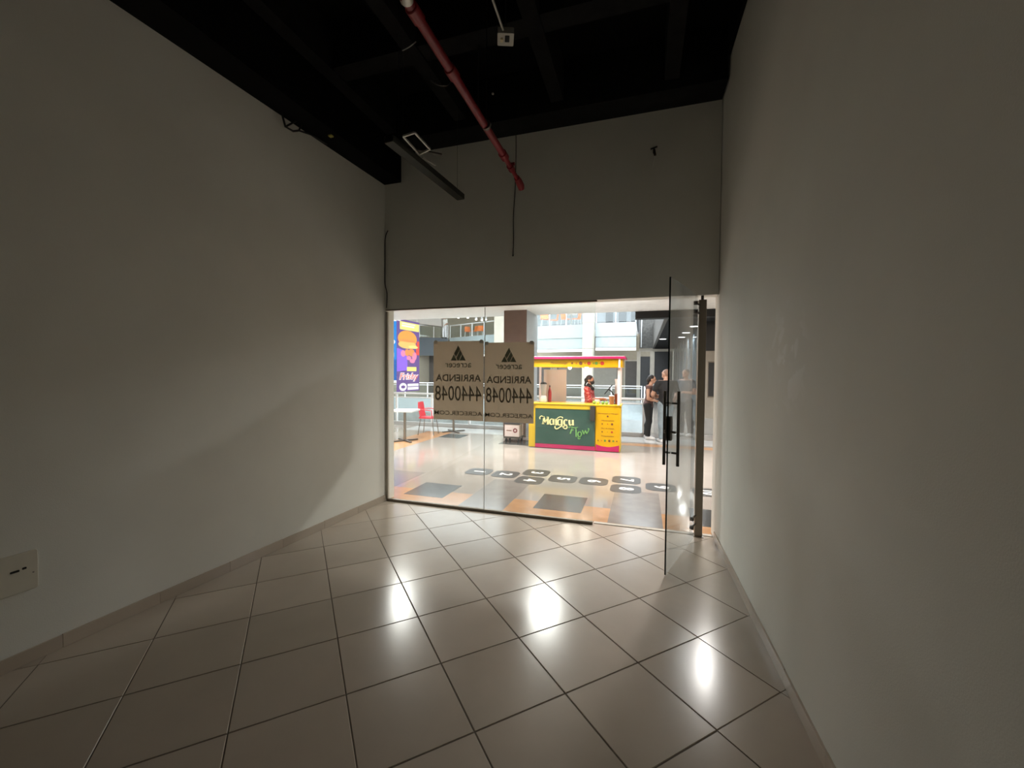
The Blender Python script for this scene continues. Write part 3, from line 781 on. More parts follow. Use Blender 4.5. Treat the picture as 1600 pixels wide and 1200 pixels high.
# spot lamps on the far upper ceiling
M_spot = emitter('lamp_face', (1, .95, .85), 6.0)
for k, (u, v) in enumerate(((716, 497), (724, 496), (731, 497), (744, 500), (753, 501), (759, 500))):
    p = gd(u, v, 29.5)
    e = empty('spot_lamp', p, label=['leftmost', 'second', 'third', 'fourth', 'fifth', 'rightmost'][k] + ' of the six small spot lamps above the far white balcony', cat='lamp', group='spot lamps above the far balcony')
    MB().lathe([(.07, .06), (.085, .16), (.06, .26)], p, 10).build('housing', M_whitegl, e, smooth=True)
    MB().ell(p + Vector((0, 0, .03)), (.075, .075, .045), 10, 6).build('lens', M_spot, e, smooth=True)
    MB().tube([p + Vector((0, 0, .25)), (p.x, p.y, 6.6)], .01, 6).build('stem', M_steel, e)

# ------------------------------------------------------------------ corridor ceiling lamps
M_lens = emitter('lamp_lens', (1, .955, .88), 6.0)
def lamp(x, y, z, r, W, label, group, spread=2.7):
    e = empty('ceiling_lamp', (x, y, z), label=label, cat='ceiling lamp', group=group)
    MB().lathe([(r*.86, -.001), (r*1.12, -.012), (r*1.15, -.004), (r*1.15, -.0005)], (x, y, z), 24).build('trim_ring', M_whitegl, e, smooth=True)
    MB().lathe([(r*.80, -.0145), (r*.85, -.0135), (r*.85, -.0125)], (x, y, z), 24).build('lens', M_lens, e, smooth=True)
    L = bpy.data.lights.new('lamp_light', 'AREA'); L.shape = 'DISK'; L.size = r*1.7; L.energy = W; L.color = (1, .98, .945); L.spread = spread
    lo = bpy.data.objects.new('lamp_light', L); link(lo, e, False); lo.location = (0, 0, -.02)
lamp(-4.82, 7.39, 3.22, .30, LAMP_W, 'round corridor ceiling lamp to the left, before the burger banner', 'corridor lamps')
lamp(-1.85, 8.13, 3.22, .30, LAMP_W, 'round corridor ceiling lamp just before the juice kiosk', 'corridor lamps')
lamp(1.03, 7.35, 3.22, .30, LAMP_W, 'round corridor ceiling lamp to the right, outside the glass door', 'corridor lamps')
lamp(-7.8, 7.4, 3.22, .30, LAMP_W, 'round corridor ceiling lamp furthest left along the corridor', 'corridor lamps')
lamp(4.0, 7.4, 3.22, .30, LAMP_W, 'round corridor ceiling lamp furthest right along the corridor', 'corridor lamps')
for k, (u, v) in enumerate(((1065, 527), (1072, 520), (1085, 510))):
    p = gz(u, v, 3.04)
    lamp(p.x, p.y, 3.049, .13, BRANCH_W, ['furthest round lamp in the black ceiling, seen through the glass door', 'middle round lamp in the black ceiling, seen through the glass door', 'nearest round lamp in the black ceiling, seen through the glass door'][k], 'lamps in the black ceiling')
p = gz(1021, 530, 3.04)
lamp(.75, 17.9, 3.049, .13, BRANCH_W, 'round lamp at the edge of the black ceiling, left of the door edge', 'lamps in the black ceiling')

# ------------------------------------------------------------------ balustrades
def balustrade(label, a, b, step, H=1.0):
    a = Vector((*a, 0)); b = Vector((*b, 0)); d = (b-a).normalized(); L = (b-a).length; n = Vector((-d.y, d.x, 0))
    P = lambda s_, t, z: a + d*s_ + n*t + Vector((0, 0, z))
    e = empty('glass_balustrade', a, label=label, cat='balustrade')
    def bx(name, s0, s1, t0, t1, z0, z1, mm, bev=0):
        return MB().prism([(s0, z0), (s1, z0), (s1, z1), (s0, z1)], lambda q, r_, t: P(q, t, r_), t0, t1).build(name, mm, e, bevel=bev)
    bx('handrail', 0, L, -.035, .035, H-.05, H, M_whitegl, .01)
    bx('mid_rail', 0, L, -.015, .015, H-.16, H-.13, M_whitegl)
    bx('base_curb', 0, L, -.06, .06, 0, .10, M_ltgrey)
    k = max(1, round(L/step))
    for i in range(k+1):
        s_ = min(max(L*i/k, .03), L-.03)
        bx('post', s_-.025, s_+.025, -.03, .03, .1005, H-.051, M_whitegl)
        if i < k: bx('glass_pane', L*i/k+.05, L*(i+1)/k-.05, -.006, .006, .115, H-.17, M_glassb)
balustrade('glass balustrade with white handrail along the corridor behind the kiosk', (-13.5, 11.25), (.06, 11.25), 1.25)
balustrade('glass balustrade along the branch corridor behind the couple', (.08, 11.35), (.08, 22.1), 1.8)
balustrade('far glass balustrade across the atrium', (-15.5, 22.3), (-.02, 22.3), 1.6)

struct('trim_8', MB().box(-16, 7, 12.15, 12.5, 6.44, 6.8), M_steel)
struct('trim_9', MB().box(-16, 7, 13.3, 13.6, 6.44, 6.8), M_steel)
# ------------------------------------------------------------------ advertising banners
def bprint(root, m, fn, poly, t0=.0, t1=.004, name='print', parent=None):
    return MB().prism(poly, fn, t0, t1).build(name, m, parent or root)
ad = empty('burger_banner', (-7.93, 12.9, .95), label='glowing purple banner with a burger picture, hanging behind the left glass', cat='banner')
A0, A1 = Vector((-7.95, 12.2, 0)), Vector((-7.90, 13.58, 0)); adx = (A1-A0).normalized(); adw = (A1-A0).length
adn = Vector((adx.y, -adx.x, 0))
def af(a, b, t): return A0 + adx*a*adw + adn*t + Vector((0, 0, .95 + b*2.5))
E_pur = emitter('screen_purple', (.20, .12, .36), 0.55); E_vio = emitter('screen_violet', (.34, .17, .95), 0.61)
E_bun = emitter('screen_bun', (1.0, .42, .10), 0.61); E_bun2 = emitter('screen_bun_light', (1.0, .62, .20), 0.61)
E_yel = emitter('screen_yellow', (1.0, .88, .28), 0.61); E_wht = emitter('screen_white', (1, .95, .95), 0.66)
E_rd = emitter('screen_red', (.95, .12, .10), 0.55); E_pk = emitter('screen_pink', (1.0, .30, .50), 0.61)
E_org = emitter('screen_orange', (.98, .35, .12), 0.61)
MB().prism([(0, 0), (1, 0), (1, 1), (0, 1)], af, -.02, 0).build('screen_case', E_pur, ad)
asp = 2.5/adw
bprint(ad, E_vio, af, [(.0, .28), (.45, .30), (.42, .56), (.0, .60)], name='violet_field')
bprint(ad, E_yel, af, [(.12, .86), (.98, .86), (.98, .97), (.12, .97)], name='price_strip')
bprint(ad, E_wht, af, [(.0, .97), (.12, .97), (.2, .999), (.0, 1.0)], name='white_corner')
bprint(ad, E_wht, af, [(.2, .905), (.75, .905), (.75, .925), (.2, .925)], .004, .008, 'print_line')
bprint(ad, E_wht, af, [(.2, .94), (.8, .94), (.8, .952), (.2, .952)], .004, .008, 'print_line')
bprint(ad, E_bun, af, [(q[0], q[1]) for q in circ(.42, 20, .45, .74, .115)], .004, .008, 'burger_bun')
bprint(ad, E_bun2, af, [(q[0], q[1]) for q in circ(.40, 20, .44, .655, .055)], .008, .012, 'burger_fillet')
bprint(ad, E_org, af, [(q[0], q[1]) for q in circ(.36, 16, .45, .71, .018)], .012, .016, 'burger_tomato')
bprint(ad, E_yel, af, [(q[0], q[1]) for q in circ(.22, 14, .70, .63, .022)], .012, .016, 'burger_cheese')
bprint(ad, E_rd, af, [(.82, .52), (.99, .52), (.99, .72), (.88, .72)], .004, .008, 'red_ribbon')
for q in ((.25, .53, .10, .045), (.42, .545, .10, .05), (.62, .55, .14, .055), (.75, .50, .11, .06), (.50, .47, .10, .03), (.66, .43, .12, .03)):
    bprint(ad, [E_org, E_pk][q[1] < .54], af, circ(q[2], 12, q[0], q[1], q[3]), .008, .014, 'chicken_piece')
bprint(ad, E_yel, af, [(.42, .285), (.85, .285), (.85, .345), (.42, .345)], .004, .008, 'price_tag')
def adM(a, b, t=.006): return frame(af(a, b, t), adx, (0, 0, 1), adn)
text('lettering', 'Frisby', .2, adM(.52, .20, .008), E_wht, ad, .002, .012, .25, fit=(adw*.88, .32))
text('lettering', 'Frisby', .2, adM(.52, .20, .012), E_rd, ad, .002, .0, .25, fit=(adw*.84, .28))
bprint(ad, E_wht, af, [(q[0], q[1]) for q in circ(.16, 18, .25, .065, .055)], .004, .008, 'round_logo')
bprint(ad, E_pur, af, [(q[0], q[1]) for q in circ(.09, 14, .25, .065, .022)], .008, .012, 'round_logo')
bprint(ad, E_wht, af, [(.45, .07), (.95, .07), (.95, .105), (.45, .105)], .004, .008, 'print_line')
bprint(ad, E_wht, af, [(.45, .02), (.95, .02), (.95, .058), (.45, .058)], .004, .008, 'print_line')
for a in (.1, .9): MB().tube([af(a, .99, -.01), af(a, 2.2, -.01)], .01, 6).build('suspension_cable', M_steel, ad)
ad2 = empty('blue_banner', (-8.3, 12.35, 1.3), label='narrow glowing blue banner left of the burger banner', cat='banner')
E_blu = emitter('screen_blue', (.03, .30, .85), 0.55); E_blu2 = emitter('screen_blue_deep', (.02, .16, .55), 0.55)
def cf(a, b, t): return Vector((-8.72 + a*.66, 12.22 + a*.15, 1.30 + b*2.15)) + Vector((.2, -1, 0)).normalized()*t
MB().prism([(0, 0), (1, 0), (1, 1), (0, 1)], cf, -.08, 0).build('screen_case', E_blu, ad2)
bprint(ad2, E_blu2, cf, [(0, 0), (1, 0), (1, .35), (0, .38)], name='deep_blue_field')
bprint(ad2, E_wht, cf, [(0, .965), (1, .965), (1, 1), (0, 1)], .0, .004, 'white_border')
bprint(ad2, E_wht, cf, [(0, .0), (1, .0), (1, .02), (0, .02)], .004, .008, 'white_border')
cM = lambda a, b: frame(cf(a, b, .006), Vector((.66, .15, 0)).normalized(), (0, 0, 1), Vector((.2, -1, 0)).normalized())
for s_, b_ in (('O', .63), ('1', .55), ('a', .48), ('8', .42)):
    text('lettering', s_, .22, cM(.78, b_), E_wht, ad2, .002, .006)
for a in (.1, .9): MB().tube([cf(a, .99, -.04), cf(a, 2.395, -.04)], .01, 6).build('suspension_cable', M_steel, ad2)

# ------------------------------------------------------------------ hopscotch stickers
M_stick = mat('charcoal_vinyl', (.042, .038, .032), .35)
M_num = mat('white_vinyl', (.80, .78, .74), .4)
for s_, x, y in (('1', -2.56, 6.33), ('2', -2.09, 6.30), ('3', -1.64, 6.56), ('4', -1.63, 6.07), ('5', -1.16, 6.32), ('6', -.69, 6.33),
                 ('7', -.22, 6.57), ('8', -.21, 6.06), ('9', .27, 6.31), ('10', .90, 6.25)):
    e = empty('floor_sticker', (x, y, 0), label='charcoal floor sticker with the white number ' + dict(zip('1 2 3 4 5 6 7 8 9 10'.split(), 'one two three four five six seven eight nine ten'.split()))[s_] + ', outside the glass front', cat='floor sticker', group='numbered hopscotch stickers')
    pts = []
    for (qx, qy) in rrect(.42, .42, .11, 5): pts.append((x+qx, y+qy))
    MB().prism(pts, lambda a, b, t: (a, b, t), .0009, .0022).build('vinyl_sheet', M_stick, e)
    text('number', s_, .27, frame((x, y, .0026), (0, -1, 0), (1, 0, 0), (0, 0, 1)), M_num, e, .0003, .008)

# ------------------------------------------------------------------ juice kiosk
KY = 8.78
ks = empty('juice_kiosk', (-1.4, 9.1, 0), label='yellow and green juice kiosk with pink roof edge standing in the corridor', cat='kiosk')
MB().box(-2.39, -.43, 8.80, 9.35, .012, .955).build('counter_body', M_yellow, ks, bevel=.004)
MB().box(-2.41, -.41, 8.77, 9.37, .956, .985).build('counter_top', M_yellow, ks, bevel=.004)
MB().box(-2.36, -.46, 8.83, 9.33, .0, .011).build('base_plinth', M_rubber, ks)
sp = MB().box(-2.235, -.945, 8.785, 8.799, .10, .865).build('sign_panel', M_green, ks)
MB().box(-2.235, -.935, 8.782, 8.799, .012, .095).build('base_strip', M_pink, ks)
MB().box(-2.235, -1.045, 8.779, 8.799, .87, .953).build('top_band', M_yellow, ks)
MB().box(-1.045, -.945, 8.735, 8.783, .64, .95).build('menu_holder', mat('dark_brown_plastic', (.045, .035, .03), .5), ks, bevel=.004)
mp = MB().box(-.925, -.445, 8.778, 8.798, .012, .953).build('menu_panel', M_yellowd, ks)
wave = [(-.92, .015), (-.45, .015), (-.45, .150), (-.53, .125), (-.62, .108), (-.70, .106), (-.80, .115), (-.87, .132), (-.92, .150)]
MB().prism(wave, XZ(8.774), 0, .0038).build('wave_print', M_pink, mp)
def kx(X): return -2.145 + ((835 + X/11.43) - 843) * .01379
def kz(X, Y): u = 835 + X/11.43; v = 625 + Y/11.43; return .84 + (u-843)*.00046 - (v-640)*.01407
def strokes(name, lst, m, parent, y=8.781):
    mb = MB()
    for pts, ws in lst:
        P = [(kx(a), kz(a, b)) for a, b in pts]
        # smooth the stroke
        Q = []; W = []
        for i in range(len(P)-1):
            p0, p1, p2, p3 = [Vector(P[k]) for k in (max(i-1,0), i, i+1, min(i+2, len(P)-1))]
            for s_ in range(4):
                t = s_/4; Q.append(.5*((2*p1)+(p2-p0)*t+(2*p0-5*p1+4*p2-p3)*t*t+(3*p1-p0-3*p2+p3)*t**3)); W.append((ws[i]*(1-t)+ws[i+1]*t)*.00121)
        Q.append(Vector(P[-1])); W.append(ws[-1]*.00121)
        mb.ribbon(Q, W, XZ(y), -.004, .0035)
    return mb.build(name, m, parent)
K, T = 34, 13
strokes('letter_M', [([(105,345),(100,315),(120,290),(150,292),(170,320)], [16,20,T,T,K]), ([(158,300),(163,360),(160,425)], [T,T,T]), ([(165,295),(185,350),(205,400)], [K,K,K]), ([(205,405),(225,355),(245,305)], [T,T,T]), ([(248,300),(250,360),(252,430)], [K,K,K]), ([(140,425),(185,425)], [9,9]), ([(228,432),(275,432)], [9,9])], M_cream_t, sp)
strokes('letter_a', [([(345,350),(315,338),(292,360),(288,400),(302,432),(330,432),(348,400)], [T,T,26,30,22,T,T]), ([(352,340),(352,390),(356,440)], [K,K,28])], M_cream_t, sp)
strokes('letter_r', [([(400,340),(402,390),(404,445)], [K,K,K]), ([(385,445),(425,447)], [9,9]), ([(405,350),(430,320),(470,302),(505,305),(520,325)], [T,T,T,T,24])], M_cream_t, sp)
strokes('letter_a', [([(495,365),(465,345),(438,365),(432,405),(446,440),(475,440),(495,410)], [T,T,26,30,22,T,T]), ([(500,345),(502,400),(500,450),(470,480),(420,512),(385,500),(382,465)], [K,K,30,18,16,16,24])], M_cream_t, sp)
strokes('letter_c', [([(600,365),(575,348),(548,372),(545,415),(565,445),(600,440)], [26,T,30,34,24,T]), ([(575,448),(600,470),(590,500),(555,505),(520,470),(560,462)], [T,18,20,16,14,14])], M_cream_t, sp)
strokes('letter_u', [([(640,355),(640,400),(648,438),(670,442),(690,420)], [K,K,26,T,T]), ([(700,352),(700,400),(706,448)], [K,K,30])], M_cream_t, sp)
strokes('letter_F', [([(630,495),(640,475),(690,480),(740,490),(790,478)], [14.4,10.08,10.08,11.52,8.64]), ([(690,495),(675,540),(655,595)], [T*.8,20.16,21.6]), ([(675,535),(705,530),(712,520)], [T*.8,T*.8,12.96])], M_green_t, sp)
strokes('letter_l', [([(755,490),(760,560),(762,635)], [T*.8,18.72,20.16]), ([(745,638),(780,645)], [6.48,6.48])], M_green_t, sp)
strokes('letter_o', [([(830,560),(800,565),(792,605),(808,640),(840,635),(855,595),(840,562),(820,560)], [T*.8,17.28,20.16,12.96,T*.8,17.28,14.4,T*.8]), ([(800,650),(795,675),(825,680),(830,660)], [T*.8,10.08,10.08,11.52])], M_green_t, sp)
strokes('letter_w', [([(870,530),(885,570),(900,600)], [18.72,18.72,14.4]), ([(900,600),(910,560),(918,535)], [T*.8,T*.8,T*.8]), ([(918,530),(935,565),(948,590)], [18.72,18.72,14.4]), ([(948,590),(970,550),(985,510),(965,505)], [T*.8,T*.8,T*.8,14.4])], M_green_t, sp)
# menu panel print: lines of small script and fruit marks
def kmark(parent, x, z, r, m, y):
    MB().prism(circ(r, 9, x, z), XZ(y), 0, .003).build('fruit_print', m, parent)
M_fr = [M_brownp, mat('red_print', (.45, .03, .02), .6), mat('green_print', (.10, .22, .03), .6)]
for z, wd in ((.80, .42), (.655, .26), (.49, .26), (.33, .26)):
    text('menu_line', {.80: 'Maracuya y Mango', .655: 'Maracuyana', .49: 'Flor de mango', .33: 'Tropicales'}[z], .05, frame((-.685, 8.7765, z), (1, 0, 0), (0, 0, 1), (0, -1, 0)), M_brownp, mp, .0008, .0, .2, fit=(wd, .026))
for z, marks in ((.745, ((0, 0, .018),)), (.585, ((-.11, 0, .014), (0, 1, .010), (.09, 0, .022))), (.42, ((-.11, 0, .014), (0, 0, .006), (.09, 1, .02))), (.235, ((-.19, 0, .013), (-.12, 1, .010), (-.05, 2, .022), (.04, 0, .024), (.12, 2, .02), (.19, 0, .014)))):
    for dx, ci, r in marks: kmark(mp, -.685+dx, z, r, M_fr[ci], 8.7745)
# roof
MB().box(-2.34, -.365, 8.64, 9.60, 1.9855, 1.992).build('added_bounce_cover', M_white, ks)  # unseen white sheet added so the pink slab casts no glow on the ceiling
rf = MB().box(-2.34, -.40, 8.66, 8.70, 1.765, 1.935).build('roof_fascia', M_yellowd, ks)
MB().box(-2.36, -.345, 8.62, 9.62, 1.936, 1.985).build('roof_slab', M_pink, ks, bevel=.004)
MB().box(-2.34, -.40, 9.55, 9.59, 1.765, 1.935).build('roof_fascia', M_yellowd, ks)
MB().box(-.44, -.40, 8.701, 9.549, 1.765, 1.935).build('roof_fascia', M_yellowd, ks)
MB().box(-.475, -.44, 8.64, 8.659, 1.755, 1.935).build('fascia_end', M_white, rf)
text('lettering', 'Maracumango', .05, frame((-1.70, 8.658, 1.845), (1, 0, 0), (0, 0, 1), (0, -1, 0)), M_brownp, rf, .001, 0, .2, fit=(.36, .06))
for dx, ci, r in ((-1.42, 0, .02), (-1.33, 1, .012), (-1.24, 0, .036), (-1.15, 1, .014), (-1.07, 1, .036), (-.98, 2, .016), (-.92, 2, .034), (-.86, 2, .012), (-.80, 1, .04)):
    kmark(rf, dx, 1.845, r, M_fr[ci], 8.6565)
for x, y in ((-2.31, 8.72), (-.47, 8.72), (-2.31, 9.5), (-.47, 9.5)):
    MB().box(x-.022, x+.022, y-.0, y+.044, .986, 1.935).build('roof_post', mat('pinkish_white_post', (.78, .68, .66), .4), ks)
for x in (-1.50, -1.14):
    bl = MB().lathe([(.012, .035), (.034, .0), (.036, -.035), (.02, -.065), (.004, -.072)], (x, 8.85, 1.79), 12).build('bulb', emitter('kiosk_bulb', (1, .93, .8), 70.0), ks, smooth=True)
    MB().lathe([(.018, .036), (.02, .08)], (x, 8.85, 1.79), 10).build('socket', M_white, bl)
    MB().tube([(x, 8.85, 1.868), (x, 8.85, 1.936)], .004, 6).build('flex', M_rubber, bl)
MB().box(-2.26, -1.72, 9.66, 9.68, .0, 1.72).build('back_board', M_beige, ks)
MB().box(-2.26, -1.72, 9.681, 9.72, 1.0, 1.70).build('board_frame', M_white, ks)
# things on the counter
def lathe_thing(name, label, cat, loc, parts, group=None):
    e = empty(name, loc, label=label, cat=cat, group=group)
    for nm, prof, m in parts: MB().lathe(prof, loc, 14).build(nm, m, e, smooth=True)
    return e
CT = .985
M_plas = glass('clear_plastic', (.9, .92, .92))
lathe_thing('juice_blender', 'white juice blender at the left end of the kiosk counter', 'blender', (-2.12, 9.05, CT),
    [('motor_base', [(.07, 0), (.085, .03), (.075, .12), (.055, .15)], M_whitegl), ('jug', [(.05, .151), (.055, .18), (.075, .40)], M_ltgrey), ('lid', [(.076, .401), (.07, .43), (.025, .45)], M_rubber)])
lathe_thing('syrup_bottle', 'red syrup bottle beside the white blender on the kiosk', 'bottle', (-2.00, 9.15, CT),
    [('bottle', [(.04, 0), (.042, .22), (.03, .27), (.014, .31), (.014, .34)], mat('red_syrup', (.35, .03, .03), .2)), ('cap', [(.016, .341), (.016, .37), (.008, .375)], M_rubber)])
lathe_thing('drink_cup', 'brown paper drink cup at the right end of the kiosk counter', 'cup', (-.62, 8.93, CT),
    [('cup', [(.042, 0), (.058, .17), (.06, .175)], mat('brown_paper', (.42, .19, .09), .6)), ('lid', [(.061, .176), (.05, .19), (.02, .195)], M_white)])
lathe_thing('drink_cup', 'dark red drink cup beside the kiosk roof post', 'cup', (-.52, 9.02, CT),
    [('cup', [(.036, 0), (.05, .20), (.052, .205)], mat('dark_red_cup', (.22, .05, .03), .5)), ('lid', [(.053, .206), (.04, .22), (.015, .223)], M_brownp)])
lathe_thing('plastic_cup_stack', 'tall stack of clear plastic cups beside the right roof post', 'cups', (-.53, 9.28, CT),
    [('cup_stack', [(.035, 0), (.048, .10), (.044, .101), (.05, .22), (.046, .221), (.052, .42)], M_whitegl), ('top_cup', [(.04, .421), (.055, .53)], M_whitegl)])
for k, (x, y, r, mm, lb) in enumerate(((-.98, 8.90, .038, ('lime_skin', (.25, .38, .05)), 'green lime at the left of the fruit on the kiosk'), (-.90, 8.88, .036, ('passionfruit_skin', (.62, .50, .06)), 'yellow passion fruit beside the lime on the kiosk'),
        (-.80, 8.90, .035, ('lime_skin_b', (.14, .30, .06)), 'dark green lime in the middle of the kiosk fruit'), (-.72, 8.88, .037, ('lime_skin_c', (.20, .34, .08)), 'green lime next to the brown cup'))):
    e = empty('fruit', (x, y, CT), label=lb, cat='fruit', group='fruit on the kiosk counter')
    MB().ell((x, y, CT + r*.92), (r, r*.95, r*.92), 12, 8).build('flesh', mat(mm[0], mm[1], .4, bump=.2), e, smooth=True)
    MB().tube([(x, y, CT + r*1.8), (x+.004, y, CT + r*1.98)], .004, 6).build('stem', M_brownp, e)
nb = empty('napkin_box', (-.94, 9.12, CT), label='white napkin box behind the fruit on the kiosk counter', cat='box')
MB().box(-1.0, -.88, 9.07, 9.17, CT, CT+.07).build('box', M_whitegl, nb, bevel=.006)
MB().box(-.985, -.895, 9.09, 9.15, CT+.0705, CT+.082).build('napkins', M_white, nb)
# tablet on its stand
tb = empty('tablet_till', (-.62, 9.12, CT), label='black tablet till on a bent stand at the kiosk', cat='tablet')
tx = Vector((.62, 0, .785)).normalized(); tnv = Vector((.785, 0, -.62))
tc_ = Vector((-.70, 9.12, 1.295))
MB().prism(rrect(.26, .19, .015, 4), lambda a, b, t: tc_ + tx*a + Vector((0, 1, 0))*b + tnv*t, -.008, .008).build('screen', M_rubber, tb, bevel=.002)
MB().tube([tc_ + tnv*.008, tc_ + Vector((.06, 0, -.04)), tc_ + Vector((.11, 0, -.12)), tc_ + Vector((.11, 0, -.30))], .014, 8).build('stand_arm', M_rubber, tb, smooth=True)
MB().lathe([(.07, 0), (.07, .008), (.02, .018)], (tc_.x+.11, 9.12, CT), 16).build('stand_base', M_rubber, tb, smooth=True)

# ------------------------------------------------------------------ cart, tables, chairs
ct = empty('carton_cart', (-2.93, 9.42, 0), label='white carton with a round mark on a small wheeled trolley beside the kiosk', cat='cart')
bxm = MB().box(-3.10, -2.74, 9.25, 9.60, .13, .42).build('carton', mat('pinkish_carton', (.74, .62, .60), .6), ct, bevel=.006)
MB().box(-3.11, -2.73, 9.24, 9.61, .421, .445).build('carton_lid', M_dark, ct)
MB().prism(circ(.055, 16, -2.84, .28), XZ(9.2485), 0, .0012).build('round_mark', mat('maroon_print', (.22, .04, .05), .6), bxm)
MB().prism(circ(.025, 12, -2.84, .28), XZ(9.247), 0, .0012).build('round_mark', mat('pinkish_carton', (.74, .62, .60)), bxm)
MB().prism(rrect(.13, .02, .006, 3, -2.99, .275), XZ(9.2485), 0, .0012).build('print_line', M_brownp, bxm)
MB().box(-3.12, -2.72, 9.23, 9.62, .095, .129).build('trolley_deck', M_steeld, ct)
for x in (-3.07, -2.77):
    for y in (9.28, 9.57):
        w = MB().tube([(x-.015, y, .045), (x+.015, y, .045)], .045, 12).build('wheel', M_rubber, ct, smooth=True)
        MB().bar((x, y, .05), (x, y, .095), .02, .05).build('caster_fork', M_steel, w)
MB().tube([(-2.70, 9.26, .10), (-2.70, 9.26, .62), (-2.70, 9.59, .62), (-2.70, 9.59, .10)], .012, 8).build('push_handle', M_steel, ct, smooth=True)

def cafe_table(label, x, y, w, rz):
    e = empty('cafe_table', (x, y, 0), rz, label=label, cat='table', group='white food court tables')
    MB().prism(rrect(w, w, .04, 4), lambda a, b, t: (a, b, t), .71, .745).build('table_top', M_whitegl, e, world=False)
    MB().tube([(0, 0, .03), (0, 0, .709)], .032, 12).build('column', M_steel, e, True, False)
    for k in range(4):
        a = PI/4 + k*PI/2
        MB().bar((.02*math.cos(a), .02*math.sin(a), .022), (.33*math.cos(a), .33*math.sin(a), .014), .05, .028).build('foot', M_steeld, e, world=False)
cafe_table('small white cafe table left of the red chair behind the glass', -5.36, 8.55, .58, .2)
cafe_table('white cafe table hidden partly behind the left rental poster', -4.95, 10.35, .66, .1)

def chair_proto(name, mshell, mleg, x, y, z, rz, label, cat, group=None, arms=False):
    e = empty(name, (x, y, z), rz, label=label, cat=cat, group=group)
    MB().prism(rrect(.42, .42, .07, 4), lambda a, b, t: (a, b, t - .015*(1 - (a*a + b*b)/.09)), .435, .465).build('seat', mshell, e, True, False)
    mb = MB(); n = 7
    vs = []
    for i in range(n):
        t = -1 + 2*i/(n-1)
        for zz, yy in ((.47, .19), (.62, .225), (.76, .245), (.85, .25)):
            wv = .205 if zz < .8 else .17
            vs.append((t*wv, yy - .05*t*t, zz)); vs.append((t*wv, yy + .018 - .05*t*t, zz))
    fs = []
    for i in range(n-1):
        for j in range(3):
            a = i*8 + j*2; b = a + 8
            fs += [(a, a+2, b+2, b), (a+1, b+1, b+3, a+3)]
        fs += [(i*8, i*8+8, i*8+9, i*8+1), (i*8+6, i*8+7, i*8+15, i*8+14)]
    for i in (0, n-1):
        for j in range(3):
            a = i*8 + j*2; fs.append((a, a+1, a+3, a+2) if i == 0 else (a, a+2, a+3, a+1))
    mb.add(vs, fs).build('backrest', mshell, e, True, False)
    for sx in (-1, 1):
        for sy in (-1, 1):
            MB().tube([(sx*.16, sy*.16, .44), (sx*.21, sy*.21, 0)], .011, 8).build('leg', mleg, e, True, False)
        if arms:
            MB().tube([(sx*.20, .20, .66), (sx*.245, .05, .665), (sx*.235, -.16, .64), (sx*.21, -.17, .45)], .014, 8).build('armrest', mshell, e, True, False)
    return e
chair_proto('cafe_chair', M_redch, M_steel, -5.38, 9.72, 0, 1.75, 'red plastic chair with thin metal legs left of the rental posters', 'chair', arms=True)
# orange chairs on the upper balconies
oc = None
for k, (x, y, rz, lb) in enumerate(((-5.35, 23.05, .4, 'orange chair furthest left on the pale blue balcony'), (-4.85, 23.2, -1.2, 'orange chair second from the left on the pale blue balcony'),
        (-4.15, 22.95, 1.0, 'orange chair left of the white table on the pale blue balcony'), (-3.55, 22.95, -1.0, 'orange chair right of the white table on the pale blue balcony'),
        (-12.3, 28.0, .5, 'left orange chair on the far white balcony'), (-11.7, 27.8, -.6, 'middle orange chair on the far white balcony'), (-11.15, 27.6, .2, 'right orange chair on the far white balcony'))):
    if oc is None:
        oc = chair_proto('orange_chair', M_orangech, M_whitegl, x, y, 4.18, rz, lb, 'chair', 'orange chairs on the upper floor')
    else:
        c = copy_tree(oc); c.location = (x, y, 4.18 if y < 24 else 4.15); c.rotation_euler.z = rz; c['label'] = lb
oc.scale = (1.12, 1.12, 1.12)
cafe = empty('cafe_table', (-3.85, 23.1, 4.18), .2, label='white table between two orange chairs on the pale blue balcony', cat='table')
MB().prism(rrect(.6, .6, .05, 4), lambda a, b, t: (a, b, t), .71, .745).build('table_top', M_whitegl, cafe, world=False)
MB().tube([(0, 0, .03), (0, 0, .709)], .035, 10).build('column', M_steel, cafe, True, False)
MB().lathe([(.24, 0), (.24, .015), (.04, .03)], (0, 0, 0), 16).build('foot', M_steeld, cafe, True, False)

